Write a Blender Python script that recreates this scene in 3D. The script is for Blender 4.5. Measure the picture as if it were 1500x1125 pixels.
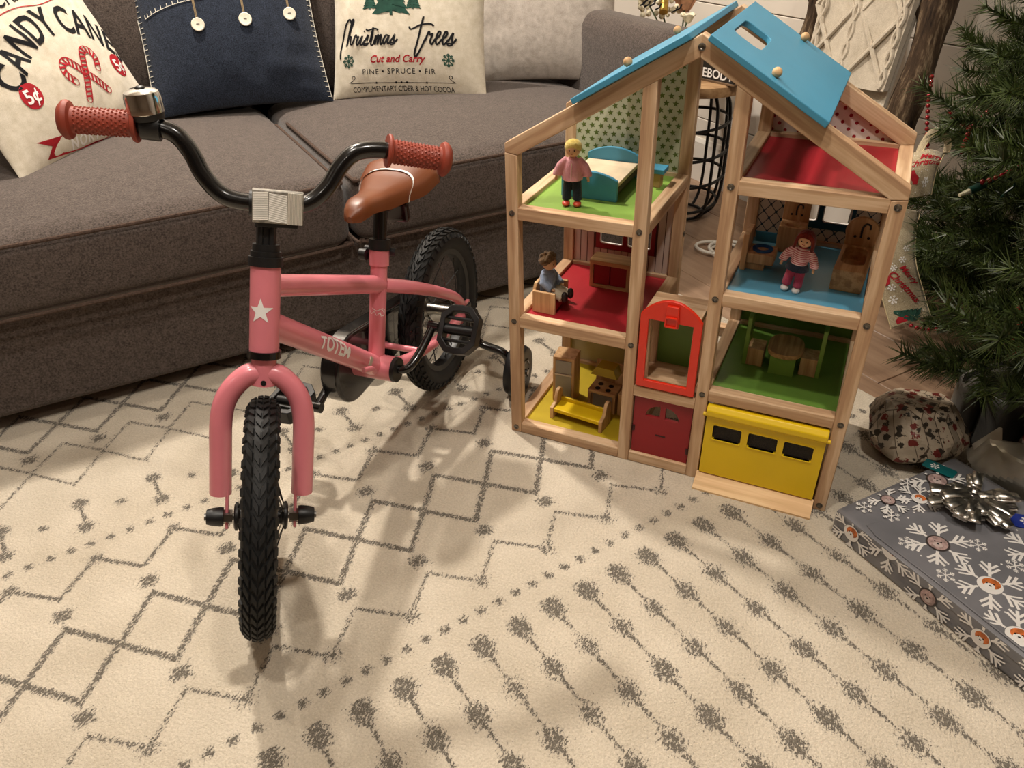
import bpy, bmesh, math, random
import numpy as np
from mathutils import Vector, Matrix
random.seed(7); np.random.seed(7)
PI = math.pi
sc = bpy.context.scene
COL = sc.collection
for o in list(bpy.data.objects): bpy.data.objects.remove(o)

# ------------------------------------------------------------------ camera
CAM = Vector((0.53706, -1.11809, 0.92857))
cr = (Matrix.Rotation(math.radians(25.52), 3, 'Z') @ Matrix.Rotation(math.radians(56.5558), 3, 'X')
      @ Matrix.Rotation(math.radians(-1.37146), 3, 'Z'))
cd = bpy.data.cameras.new('camera'); cam = bpy.data.objects.new('camera', cd); COL.objects.link(cam)
cam.matrix_world = Matrix.Translation(CAM) @ cr.to_4x4()
cd.sensor_fit = 'HORIZONTAL'; cd.sensor_width = 36; cd.lens = 1141.257 * 36 / 1500
cd.clip_start = 0.02
sc.camera = cam

# ------------------------------------------------------------------ light, exposure
sc.view_settings.view_transform = 'Standard'; sc.view_settings.look = 'None'
sc.view_settings.gamma = 1; sc.view_settings.use_curve_mapping = False
sc.view_settings.exposure = 0.35
W = bpy.data.worlds.new('world'); sc.world = W; W.use_nodes = True
W.node_tree.nodes['Background'].inputs[0].default_value = (1, .9, .78, 1)
W.node_tree.nodes['Background'].inputs[1].default_value = 0.02
CEIL = 2.45
LAMPS = [(-1.10, .58, 50), (.08, -.95, 13), (.85, -.55, 15), (-.66, -.34, 7), (-1.2, -2.2, 2), (.9, -2.4, 2)]
LIGHT_COL = (1.0, .915, .81)

# ------------------------------------------------------------------ helpers
def lin(c):
    if isinstance(c, str):
        c = [int(c[i:i+2], 16) / 255 for i in (0, 2, 4)]
    return tuple(x / 12.92 if x <= .04045 else ((x + .055) / 1.055) ** 2.4 for x in c) + (1,)

class NT:
    def __init__(s, name):
        m = bpy.data.materials.new(name); m.use_nodes = True; s.m = m
        s.t = m.node_tree; s.n = s.t.nodes; s.b = s.n['Principled BSDF']
    def new(s, typ, **kw):
        x = s.n.new('ShaderNode' + typ)
        for k, v in kw.items(): setattr(x, k, v)
        return x
    def link(s, a, b): s.t.links.new(a, b)
    def coord(s, kind='Object', scale=(1, 1, 1), rot=(0, 0, 0), loc=(0, 0, 0)):
        c = s.new('TexCoord'); mp = s.new('Mapping'); s.link(c.outputs[kind], mp.inputs[0])
        mp.inputs['Scale'].default_value = scale; mp.inputs['Rotation'].default_value = rot
        mp.inputs['Location'].default_value = loc
        return mp.outputs[0]
    def noise(s, vec, scale, detail=3, rough=.5):
        x = s.new('TexNoise'); s.link(vec, x.inputs['Vector'])
        x.inputs['Scale'].default_value = scale; x.inputs['Detail'].default_value = detail
        x.inputs['Roughness'].default_value = rough
        return x.outputs[0]
    def ramp(s, fac, stops, interp='LINEAR'):
        r = s.new('ValToRGB'); s.link(fac, r.inputs[0]); r.color_ramp.interpolation = interp
        e = r.color_ramp.elements
        e[0].position = stops[0][0]; e[0].color = lin(stops[0][1])
        e[1].position = stops[-1][0]; e[1].color = lin(stops[-1][1])
        for p, c in stops[1:-1]:
            k = e.new(p); k.color = lin(c)
        return r.outputs[0]
    def math(s, op, a, b=None, c=None):
        x = s.new('Math', operation=op)
        for i, v in enumerate((a, b, c)):
            if v is None: continue
            if isinstance(v, (int, float)): x.inputs[i].default_value = v
            else: s.link(v, x.inputs[i])
        return x.outputs[0]
    def mix(s, fac, a, b):
        x = s.new('Mix', data_type='RGBA')
        for i, v in ((0, fac), (6, a), (7, b)):
            if isinstance(v, (int, float)): x.inputs[i].default_value = v
            elif isinstance(v, (str, tuple)): x.inputs[i].default_value = lin(v)
            else: s.link(v, x.inputs[i])
        return x.outputs[2]
    def bump(s, h, strength=.3, dist=.002):
        b = s.new('Bump'); b.inputs['Strength'].default_value = strength; b.inputs['Distance'].default_value = dist
        s.link(h, b.inputs['Height']); s.link(b.outputs[0], s.b.inputs['Normal'])
    def col(s, c):
        if isinstance(c, (str, tuple)): s.b.inputs['Base Color'].default_value = lin(c)
        else: s.link(c, s.b.inputs['Base Color'])
    def set(s, rough=.5, metal=0, spec=.5, coat=0, sheen=0):
        s.b.inputs['Roughness'].default_value = rough; s.b.inputs['Metallic'].default_value = metal
        s.b.inputs['Specular IOR Level'].default_value = spec
        s.b.inputs['Coat Weight'].default_value = coat; s.b.inputs['Sheen Weight'].default_value = sheen
        return s.m

def shade(c, k):
    c = [int(c[i:i+2], 16) for i in (0, 2, 4)]
    return '%02x%02x%02x' % tuple(max(0, min(255, int(x * k))) for x in c)

def mat(name, c, rough=.5, metal=0, spec=.5, var=.06, vs=30, bump=0, bs=200, coat=0, sheen=0):
    t = NT(name); v = t.coord()
    if var:
        n = t.noise(v, vs, 4)
        t.col(t.ramp(n, [(.3, shade(c, 1 - var)), (.7, shade(c, 1 + var))]))
    else: t.col(c)
    if bump: t.bump(t.noise(v, bs, 2), bump, .001)
    return t.set(rough, metal, spec, coat, sheen)

def wood(name, axis, c0='c9a47a', c1='e6c9a0', c2='d8b58a', scale=1., rough=.55, knots=True):
    t = NT(name)
    sc_ = [1, 1, 1]; sc_[axis] = .06
    v = t.coord('Object', tuple(x * scale for x in sc_))
    oi = t.new('ObjectInfo')
    add = t.new('VectorMath', operation='ADD'); mul = t.new('VectorMath', operation='SCALE')
    cx = t.new('CombineXYZ'); 
    for i in range(3): t.link(oi.outputs['Random'], cx.inputs[i])
    t.link(cx.outputs[0], mul.inputs[0]); mul.inputs['Scale'].default_value = 3.7
    t.link(v, add.inputs[0]); t.link(mul.outputs[0], add.inputs[1]); v2 = add.outputs[0]
    n1 = t.noise(v2, 60, 3, .6); n2 = t.noise(v2, 260, 2)
    w = t.math('ADD', t.math('MULTIPLY', n1, .75), t.math('MULTIPLY', n2, .25))
    rings = t.math('PINGPONG', t.math('MULTIPLY', n1, 5.), 1.)
    f = t.math('ADD', t.math('MULTIPLY', w, .7), t.math('MULTIPLY', rings, .3))
    t.col(t.ramp(f, [(.28, c0), (.5, c2), (.72, c1)]))
    t.bump(n2, .08, .0006)
    return t.set(rough, 0, .35)

class MB:
    def __init__(s): s.v = []; s.f = []
    def add(s, v, f):
        o = len(s.v); s.v += [tuple(x) for x in v]; s.f += [tuple(i + o for i in q) for q in f]; return s
    def box(s, x0, x1, y0, y1, z0, z1):
        return s.add([(x0,y0,z0),(x1,y0,z0),(x1,y1,z0),(x0,y1,z0),(x0,y0,z1),(x1,y0,z1),(x1,y1,z1),(x0,y1,z1)],
                     [(3,2,1,0),(4,5,6,7),(0,1,5,4),(1,2,6,5),(2,3,7,6),(3,0,4,7)])
    def cbox(s, c, d, M=None):
        m = MB().box(-d[0]/2, d[0]/2, -d[1]/2, d[1]/2, -d[2]/2, d[2]/2)
        M = M or Matrix.Identity(3); c = Vector(c)
        return s.add([M @ Vector(p) + c for p in m.v], m.f)
    def bar(s, p0, p1, wdt, h, up=(0, 0, 1)):
        p0 = Vector(p0); p1 = Vector(p1); d = (p1 - p0); L = d.length; d.normalize()
        sd = d.cross(Vector(up)).normalized(); u = sd.cross(d)
        M = Matrix((d, sd, u)).transposed()
        return s.cbox((p0 + p1) / 2, (L, wdt, h), M)
    def prism(s, poly, z0, z1, M=None):
        n = len(poly); M = M or Matrix.Identity(4)
        v = [M @ Vector((x, y, z0)) for x, y in poly] + [M @ Vector((x, y, z1)) for x, y in poly]
        return s.add(v, [tuple(range(n))[::-1], tuple(range(n, 2*n))] + [(i, (i+1) % n, n+(i+1) % n, n+i) for i in range(n)])
    def ring(s, outer, inner, z0, z1, M=None, bottom=None):
        """plate with a hole; bottom = depth of a basin floor instead of a through hole"""
        n = len(outer); M = M or Matrix.Identity(4); P = lambda q, z: M @ Vector((q[0], q[1], z))
        zb = z0 if bottom is None else bottom
        v = [P(q, z0) for q in outer] + [P(q, z1) for q in outer] + [P(q, zb) for q in inner] + [P(q, z1) for q in inner]
        f = []
        for i in range(n):
            j = (i + 1) % n
            f += [(i, j, n+j, n+i), (n+i, n+j, 3*n+j, 3*n+i), (3*n+i, 3*n+j, 2*n+j, 2*n+i)]
            if bottom is None: f.append((2*n+i, 2*n+j, j, i))
        if bottom is not None: f += [tuple(range(n))[::-1], tuple(range(2*n, 3*n))]
        return s.add(v, f)
    def tube(s, path, r, n=10, closed=False, caps=True, flat=1., upv=None):
        P = [Vector(p) for p in path]; m = len(P)
        R = list(r) if hasattr(r, '__len__') else [r] * m
        T = []
        for i in range(m):
            if closed: d = P[(i+1) % m] - P[i-1]
            else: d = P[min(i+1, m-1)] - P[max(i-1, 0)]
            T.append(d.normalized())
        ref = Vector(upv) if upv else (Vector((0, 0, 1)) if abs(T[0].z) < .9 else Vector((1, 0, 0)))
        a = (ref - T[0] * ref.dot(T[0])).normalized(); v = []
        for i in range(m):
            a = (a - T[i] * a.dot(T[i]))
            a = a.normalized() if a.length > 1e-6 else Vector((1, 0, 0)); b = T[i].cross(a)
            for k in range(n):
                t = 2 * PI * k / n
                v.append(P[i] + (a * math.cos(t) * flat + b * math.sin(t)) * R[i])
        f = []
        for i in range(m if closed else m - 1):
            for k in range(n):
                j = (i + 1) % m; l = (k + 1) % n
                f.append((i*n+k, i*n+l, j*n+l, j*n+k))
        if caps and not closed: f += [tuple(range(n))[::-1], tuple(range((m-1)*n, m*n))]
        return s.add(v, f)
    def cyl(s, p0, p1, r0, r1=None, n=16): return s.tube([p0, p1], [r0, r0 if r1 is None else r1], n)
    def lathe(s, prof, n=20, M=None, caps=True):
        M = M or Matrix.Identity(4); v = []; f = []; m = len(prof)
        for r, z in prof:
            for k in range(n):
                t = 2*PI*k/n; v.append(M @ Vector((r*math.cos(t), r*math.sin(t), z)))
        for i in range(m-1):
            for k in range(n):
                l = (k+1) % n; f.append((i*n+k, i*n+l, (i+1)*n+l, (i+1)*n+k))
        if caps: f += [tuple(range(n))[::-1], tuple(range((m-1)*n, m*n))]
        return s.add(v, f)
    def sph(s, c, r, n=14, m=9):
        r = r if hasattr(r, '__len__') else (r, r, r); c = Vector(c)
        v = [c + Vector((0, 0, -r[2]))]
        for i in range(1, m):
            a = -PI/2 + PI*i/m
            for k in range(n):
                t = 2*PI*k/n
                v.append(c + Vector((r[0]*math.cos(a)*math.cos(t), r[1]*math.cos(a)*math.sin(t), r[2]*math.sin(a))))
        v.append(c + Vector((0, 0, r[2]))); f = []
        for k in range(n): f.append((0, 1+(k+1) % n, 1+k))
        for i in range(m-2):
            for k in range(n):
                l = (k+1) % n; f.append((1+i*n+k, 1+i*n+l, 1+(i+1)*n+l, 1+(i+1)*n+k))
        e = len(v)-1
        for k in range(n): f.append((e, 1+(m-2)*n+k, 1+(m-2)*n+(k+1) % n))
        return s.add(v, f)
    def rbox(s, c, d, r, n=6, bulge=(0, 0, 0), M=None):
        """rounded, optionally bulged box"""
        bm = bmesh.new(); bmesh.ops.create_cube(bm, size=2)
        bmesh.ops.subdivide_edges(bm, edges=bm.edges[:], cuts=n*2-1, use_grid_fill=True)
        hx, hy, hz = d[0]/2, d[1]/2, d[2]/2; c = Vector(c); v = []
        M = M or Matrix.Identity(3)
        for q in bm.verts:
            p = [q.co.x, q.co.y, q.co.z]
            # concentrate samples toward edges
            p = [math.copysign(abs(t) ** .6 if abs(t) < 1 else 1, t) if abs(t) > 1e-6 else 0 for t in p]
            w = Vector((p[0]*hx, p[1]*hy, p[2]*hz))
            inn = Vector((max(-hx+r, min(hx-r, w.x)), max(-hy+r, min(hy-r, w.y)), max(-hz+r, min(hz-r, w.z))))
            dd = w - inn
            if dd.length > 1e-9: w = inn + dd.normalized() * r
            u = [w.x/hx, w.y/hy, w.z/hz]
            k = [max(0, 1-t*t) for t in u]
            w += Vector((u[0]*bulge[0]*k[1]*k[2], u[1]*bulge[1]*k[0]*k[2], u[2]*bulge[2]*k[0]*k[1]))
            v.append(M @ w + c)
        bm.verts.index_update(); f = [[x.index for x in q.verts] for q in bm.faces]; bm.free()
        return s.add(v, f)
    def xf(s, M):
        M = M if len(M) == 4 else M.to_4x4()
        s.v = [tuple(M @ Vector(p)) for p in s.v]; return s
    def fn(s, g): s.v = [tuple(g(Vector(p))) for p in s.v]; return s
    def mesh(s, name, m, smooth=True, ang=38):
        me = bpy.data.meshes.new(name); me.from_pydata(s.v, [], s.f); me.validate()
        if m: me.materials.append(m)
        if smooth:
            me.polygons.foreach_set('use_smooth', [True] * len(me.polygons))
            me.set_sharp_from_angle(angle=math.radians(ang))
        return me
    def obj(s, name, m, parent=None, bevel=0, smooth=True, ang=38, label=None, seg=2):
        o = bpy.data.objects.new(name, s.mesh(name, m, smooth, ang)); COL.objects.link(o)
        if parent is not None: o.parent = parent
        if bevel:
            b = o.modifiers.new('bevel', 'BEVEL'); b.width = bevel; b.segments = seg; b.limit_method = 'ANGLE'
            b.angle_limit = math.radians(40)
        if label: o['label'] = label
        return o

def inst(name, me, parent, M=None):
    o = bpy.data.objects.new(name, me); COL.objects.link(o); o.parent = parent
    if M is not None: o.matrix_local = M
    return o
def tag(o, label, cat, group=None, kind=None):
    if label: o['label'] = label
    if cat: o['category'] = cat
    if group: o['group'] = group
    if kind: o['kind'] = kind
    return o
def thing(name, label, cat, loc=(0, 0, 0), rz=0, group=None):
    o = bpy.data.objects.new(name, None); COL.objects.link(o); o.empty_display_size = .05
    o.location = loc; o.rotation_euler = (0, 0, rz)
    return tag(o, label, cat, group)
def struct(o): o['kind'] = 'structure'; return o
def cat_rom(pts, per=6, closed=False):
    P = [Vector(p) for p in pts]; n = len(P); out = []
    rng = range(n) if closed else range(n-1)
    for i in rng:
        g = lambda k: P[k % n] if closed else P[max(0, min(n-1, k))]
        p0, p1, p2, p3 = g(i-1), g(i), g(i+1), g(i+2)
        for k in range(per):
            t = k/per
            out.append(.5*((2*p1)+(p2-p0)*t+(2*p0-5*p1+4*p2-p3)*t*t+(3*p1-p0-3*p2+p3)*t**3))
    if not closed: out.append(P[-1])
    return out
def rrect(x0, x1, y0, y1, r, k=4):
    o = []
    for cx, cy, a in ((x1-r, y1-r, 0), (x0+r, y1-r, 90), (x0+r, y0+r, 180), (x1-r, y0+r, 270)):
        for i in range(k+1):
            t = math.radians(a + 90*i/k); o.append((cx+r*math.cos(t), cy+r*math.sin(t)))
    return o
def match_rect(inner, x0, x1, y0, y1):
    """points of the rectangle's outline in the directions of the inner outline's points"""
    cx = sum(p[0] for p in inner)/len(inner); cy = sum(p[1] for p in inner)/len(inner); out = []
    for x, y in inner:
        dx, dy = x-cx, y-cy; t = 1e9
        if dx > 1e-9: t = min(t, (x1-cx)/dx)
        if dx < -1e-9: t = min(t, (x0-cx)/dx)
        if dy > 1e-9: t = min(t, (y1-cy)/dy)
        if dy < -1e-9: t = min(t, (y0-cy)/dy)
        out.append([cx+dx*t, cy+dy*t])
    for c in ((x0, y0), (x1, y0), (x1, y1), (x0, y1)):   # snap nearest point to each corner
        i = min(range(len(out)), key=lambda k: (out[k][0]-c[0])**2+(out[k][1]-c[1])**2); out[i] = list(c)
    return out
def text_mb(body, size, depth=0., shear=0., bold=0., sx=1., align='CENTER', spacing=1., cut=None):
    cu = bpy.data.curves.new('tmp', 'FONT'); cu.body = body; cu.size = size; cu.shear = shear
    cu.offset = bold; cu.align_x = align; cu.resolution_u = 3; cu.space_character = spacing
    ob = bpy.data.objects.new('tmp', cu); COL.objects.link(ob)
    dg = bpy.context.evaluated_depsgraph_get(); dg.update()
    me = bpy.data.meshes.new_from_object(ob.evaluated_get(dg))
    bm = bmesh.new(); bm.from_mesh(me); bmesh.ops.triangulate(bm, faces=bm.faces[:])
    if cut:
        xs = [v.co.x for v in bm.verts]; ys = [v.co.y for v in bm.verts]
        for ax, lo, hi in ((0, min(xs), max(xs)), (1, min(ys), max(ys))):
            k = lo + cut
            while k < hi:
                co = [0, 0, 0]; no = [0, 0, 0]; co[ax] = k; no[ax] = 1
                bmesh.ops.bisect_plane(bm, geom=bm.verts[:]+bm.edges[:]+bm.faces[:], plane_co=co, plane_no=no); k += cut
        bmesh.ops.triangulate(bm, faces=bm.faces[:])
    m = MB(); bm.verts.index_update()
    m.v = [(v.co.x*sx, v.co.y, 0) for v in bm.verts]; m.f = [tuple(q.index for q in f.verts) for f in bm.faces]
    bm.free(); bpy.data.objects.remove(ob); bpy.data.curves.remove(cu); bpy.data.meshes.remove(me)
    return m
def stroke(pts, w, smooth=4):
    """flat ribbon along a 2-D stroke"""
    P = cat_rom([(x, y, 0) for x, y in pts], smooth) if smooth else [Vector((x, y, 0)) for x, y in pts]
    m = MB(); v = []; f = []
    for i, p in enumerate(P):
        d = P[min(i+1, len(P)-1)] - P[max(i-1, 0)]; d = d.normalized() if d.length > 1e-9 else Vector((1, 0, 0))
        nrm = Vector((-d.y, d.x, 0)); k = .75 + .35*abs(d.y)
        v += [p + nrm*w*k/2, p - nrm*w*k/2]
        if i: f.append((2*i-2, 2*i-1, 2*i+1, 2*i))
    return m.add(v, f)
def disc(c, r, n=20, ry=None):
    ry = ry or r; m = MB()
    v = [(c[0], c[1], 0)] + [(c[0]+r*.5*math.cos(2*PI*k/n), c[1]+ry*.5*math.sin(2*PI*k/n), 0) for k in range(n)] + \
        [(c[0]+r*math.cos(2*PI*k/n), c[1]+ry*math.sin(2*PI*k/n), 0) for k in range(n)]
    f = [(0, 1+k, 1+(k+1) % n) for k in range(n)] + [(1+k, 1+n+k, 1+n+(k+1) % n, 1+(k+1) % n) for k in range(n)]
    return m.add(v, f)
def star_pts(c, r, k=.42, n=5, a0=90):
    return [(c[0]+(r if i % 2 == 0 else r*k)*math.cos(math.radians(a0+180*i/n)), c[1]+(r if i % 2 == 0 else r*k)*math.sin(math.radians(a0+180*i/n))) for i in range(2*n)]
def poly_fan(pts):
    cx = sum(p[0] for p in pts)/len(pts); cy = sum(p[1] for p in pts)/len(pts); n = len(pts)
    return MB().add([(cx, cy, 0)]+[(p[0], p[1], 0) for p in pts], [(0, 1+i, 1+(i+1) % n) for i in range(n)])
def merge(*ms):
    m = MB()
    for i, x in enumerate(ms): m.add(x.v, x.f)
    return m
def frame(x, y, z, o):   # 4x4 from axes + origin
    return Matrix(((x[0], y[0], z[0], o[0]), (x[1], y[1], z[1], o[1]), (x[2], y[2], z[2], o[2]), (0, 0, 0, 1)))
XZ = lambda y=0., o=(0, 0, 0): frame((1, 0, 0), (0, 0, 1), (0, -1, 0), (o[0], y+o[1], o[2]))   # 2-D (x,z) drawn on a plane facing -y
# room axes (the sofa's): s along the sofa, t away from the viewer
SO = Vector((-0.933, -0.426, 0)); SAZ = math.radians(53.49)
SD = Vector((math.cos(SAZ), math.sin(SAZ), 0)); ST = Vector((-SD.y, SD.x, 0))
def S(s, t, z=0.): return SO + SD*s + ST*t + Vector((0, 0, z))
# ------------------------------------------------------------------ materials
PC = ('b08b6a', 'd9bb99', 'c5a27e')
WX, WY, WZ = wood('pine_x', 0, *PC), wood('pine_y', 1, *PC), wood('pine_z', 2, *PC)
WS = wood('pine_toy', 2, 'b98f63', 'd9b384', 'caa173', 1.4)
WSX = wood('pine_toy_x', 0, 'b98f63', 'd9b384', 'caa173', 1.4)
BLACK = mat('black_gloss', '0a0a0b', .22, 0, .5, 0, coat=.4)
BLACKP = mat('black_plastic', '121213', .42, 0, .5, 0)
RUBBER = mat('tire_rubber', '161616', .62, 0, .35, .1, 60, .15, 600)
PINK = mat('pink_paint', 'd97d87', .28, 0, .5, .02, 20, coat=.35)
WHITEP = mat('white_paint', 'ece8e4', .4, 0, .5, 0)
GRIP = mat('grip_rubber', '8c3a28', .55, 0, .4, .05, 80)
SADDLE = mat('saddle_leather', '6e391a', .38, 0, .45, .08, 12, .06, 500)
CHROME = mat('chrome', 'd8d8d6', .12, 1, .5, 0)
STEEL = mat('steel', '8a8884', .3, 1, .5, .1, 60)
BLUE = mat('toy_blue', '4690b0', .45, 0, .4, .03, 8)
RED = mat('toy_red', '8e1c22', .45, 0, .4, .05, 8)
DRED = mat('toy_crimson', 'a3232c', .42, 0, .4, .04, 8)
YEL = mat('toy_yellow', 'e3bf12', .38, 0, .45, .02, 8)
DYEL = mat('toy_mustard', 'b39b22', .45, 0, .4, .05, 8)
GRN = mat('toy_green', '82a548', .45, 0, .4, .05, 10)
DGRN = mat('toy_dark_green', '678c3a', .45, 0, .4, .05, 10)
FBLUE = mat('toy_floor_blue', '5a9dbb', .3, 0, .5, .04, 8)
ORED = mat('elevator_red', 'dd2f17', .3, 0, .5, .03, 10)
GREYP = mat('toy_grey', 'a5a39e', .5, 0, .4, .04, 10)
TEAL = mat('teal_print', '1d4a63', .5, 0, .3, .05, 10)
BONE = mat('bone_print', 'd9cfc3', .55, 0, .3, .04, 10)
STARP = mat('star_print', '5f6f35', .6, 0, .3, .08, 90)
INK = mat('black_ink', '17171a', .8, 0, .2, .1, 60)
REDINK = mat('red_ink', 'a3202a', .8, 0, .2, .12, 60)
GREENINK = mat('green_ink', '26483c', .8, 0, .2, .15, 60)
SKIN = mat('doll_skin', 'd5a57c', .5, 0, .4, .05, 40)

def fabric(name, c, c2, weave=900, bump=.35, var=.5, slub=60, rough=.95):
    t = NT(name); v = t.coord()
    n = t.noise(v, weave, 2, .7); n2 = t.noise(v, slub, 4)
    f = t.math('ADD', t.math('MULTIPLY', n, var), t.math('MULTIPLY', n2, 1-var))
    t.col(t.ramp(f, [(.33, c), (.66, c2)])); t.bump(n, bump, .0015)
    return t.set(rough, 0, .15, 0, .25)
SOFA = fabric('sofa_weave', '322a25', '645953', 300, .7, .8)
CANVAS = fabric('canvas', 'c4b9a2', 'e0d7c6', 700, .3, .5)
GREYCL = fabric('grey_linen', '9c9288', 'c4bbb1', 600, .4, .5)
DENIM = fabric('denim', '0d111b', '363f50', 420, .6, .85)
KNIT = fabric('knit', 'b2a591', 'd3c8b6', 500, .7, .6)
WHITEYARN = mat('white_yarn', 'ded9cc', .9)
CARDI = fabric('pink_cloth', 'd58a96', 'eeb3bb', 900, .5, .5)
JEANS = fabric('dark_cloth', '12151c', '2a3140', 900, .5, .6)

# ------------------------------------------------------------------ the room
FZ = -.010                      # wooden floor; the rug's pile ends at z = 0
WALLM = mat('white_paint_wall', 'd9d0c4', .55, 0, .4, .03, 3)
TRIM = mat('trim_white', 'e2dcd2', .4, 0, .45, .02, 5)
def plank_mat():
    t = NT('oak_plank'); v = t.coord('Object', (1, .07, 1)); oi = t.new('ObjectInfo')
    cx = t.new('CombineXYZ'); add = t.new('VectorMath', operation='ADD')
    for i in range(3): t.link(t.math('MULTIPLY', oi.outputs['Random'], 7.), cx.inputs[i])
    t.link(v, add.inputs[0]); t.link(cx.outputs[0], add.inputs[1])
    n = t.noise(add.outputs[0], 45, 5, .65); base = t.ramp(n, [(.3, '7d624e'), (.55, '9c8068'), (.75, 'ae937a')])
    t.col(t.mix(t.math('MULTIPLY', oi.outputs['Random'], .35), base, '8f735d')); t.bump(n, .1, .001)
    return t.set(.42, 0, .4)
PLANK = plank_mat()
RS0, RS1, RT0, RT1 = -3.6, 2.2, -5.2, 1.12
RM = Matrix.Translation(SO) @ Matrix.Rotation(SAZ, 4, 'Z')
def room(mb, name, m, bevel=0):
    o = mb.obj(name, m, None, bevel, smooth=False); o.matrix_world = RM; return struct(o)
floor = room(MB().box(RS0, RS1, RT0, RT1, FZ-.05, FZ-.006), 'floor', PLANK)
k = 0; s = 1.667 - .1765*6
while s < RS1:
    t0 = RT0 + (k*.41 % .9)
    cuts = [RT0] + [x for x in np.arange(t0, RT1, 1.22) if RT0+.05 < x < RT1-.05] + [RT1]
    if abs(s-1.667) < .01: cuts = [RT0, -1.95, -.735, .48, RT1]
    for a, b in zip(cuts, cuts[1:]):
        MB().box(s+.0008, min(s+.1765, RS1)-.0008, a+.0008, b-.0008, FZ-.006, FZ).obj('plank', PLANK, floor, .0012, False, seg=1)
    s += .1765; k += 1
ceiling = room(MB().box(RS0, RS1, RT0, RT1, CEIL, CEIL+.05), 'ceiling', mat('ceiling_white', 'e6dfd3', .8, 0, .2, .02, 4))
wall_back = room(MB().box(RS1+.012, RS1+.06, RT0, RT1, FZ, CEIL), 'wall_back', WALLM)
z = .556 - .1785*3
while z < CEIL:
    MB().box(RS1, RS1+.012, RT0, RT1, max(z+.0015, FZ), min(z+.1785-.0015, CEIL)).obj('shiplap_board', WALLM, wall_back, .0015, False, seg=1)
    z += .1785
room(MB().box(RS0, RS1+.06, RT1, RT1+.05, FZ, CEIL), 'wall_left', WALLM)
WARM = mat('tan_paint_wall', '8d7c69', .7, 0, .3, .03, 3)
room(MB().box(RS0, RS1+.06, RT0-.05, RT0, FZ, CEIL), 'wall_right', WARM)
room(MB().box(RS0-.05, RS0, RT0, RT1, FZ, CEIL), 'wall_front', WARM)
bb = MB().prism([(RS1-.014, FZ), (RS1, FZ), (RS1, .135), (RS1-.008, .135), (RS1-.014, .122)], RT0, RT1, frame((1, 0, 0), (0, 0, 1), (0, 1, 0), (0, 0, 0)))
room(bb, 'baseboard_back', TRIM)
room(MB().box(RS0, RS1-.014, RT1-.014, RT1, FZ, .135), 'baseboard_left', TRIM)

# recessed ceiling lamps
BULB = NT('lamp_glow'); BULB.b.inputs['Emission Color'].default_value = LIGHT_COL + (1,); BULB.b.inputs['Emission Strength'].default_value = 12
BULB = BULB.set(.4)
for i, (x, y, e) in enumerate(LAMPS):
    t = thing('recessed_lamp', 'round recessed ceiling lamp with a white trim ring', 'lamp', (x, y, CEIL), 0, 'recessed ceiling lamps')
    MB().ring([(.095*math.cos(2*PI*q/24), .095*math.sin(2*PI*q/24)) for q in range(24)], [(.07*math.cos(2*PI*q/24), .07*math.sin(2*PI*q/24)) for q in range(24)], -.006, 0).obj('trim_ring', TRIM, t)
    MB().lathe([(.069, -.002), (.069, 0)], 24).obj('diffuser', BULB, t)
    ld = bpy.data.lights.new('lamp_light', 'AREA'); ld.shape = 'DISK'; ld.size = .13; ld.energy = e; ld.color = LIGHT_COL
    lo = bpy.data.objects.new('lamp_light', ld); COL.objects.link(lo); lo.parent = t; lo.location = (0, 0, -.012)

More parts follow.
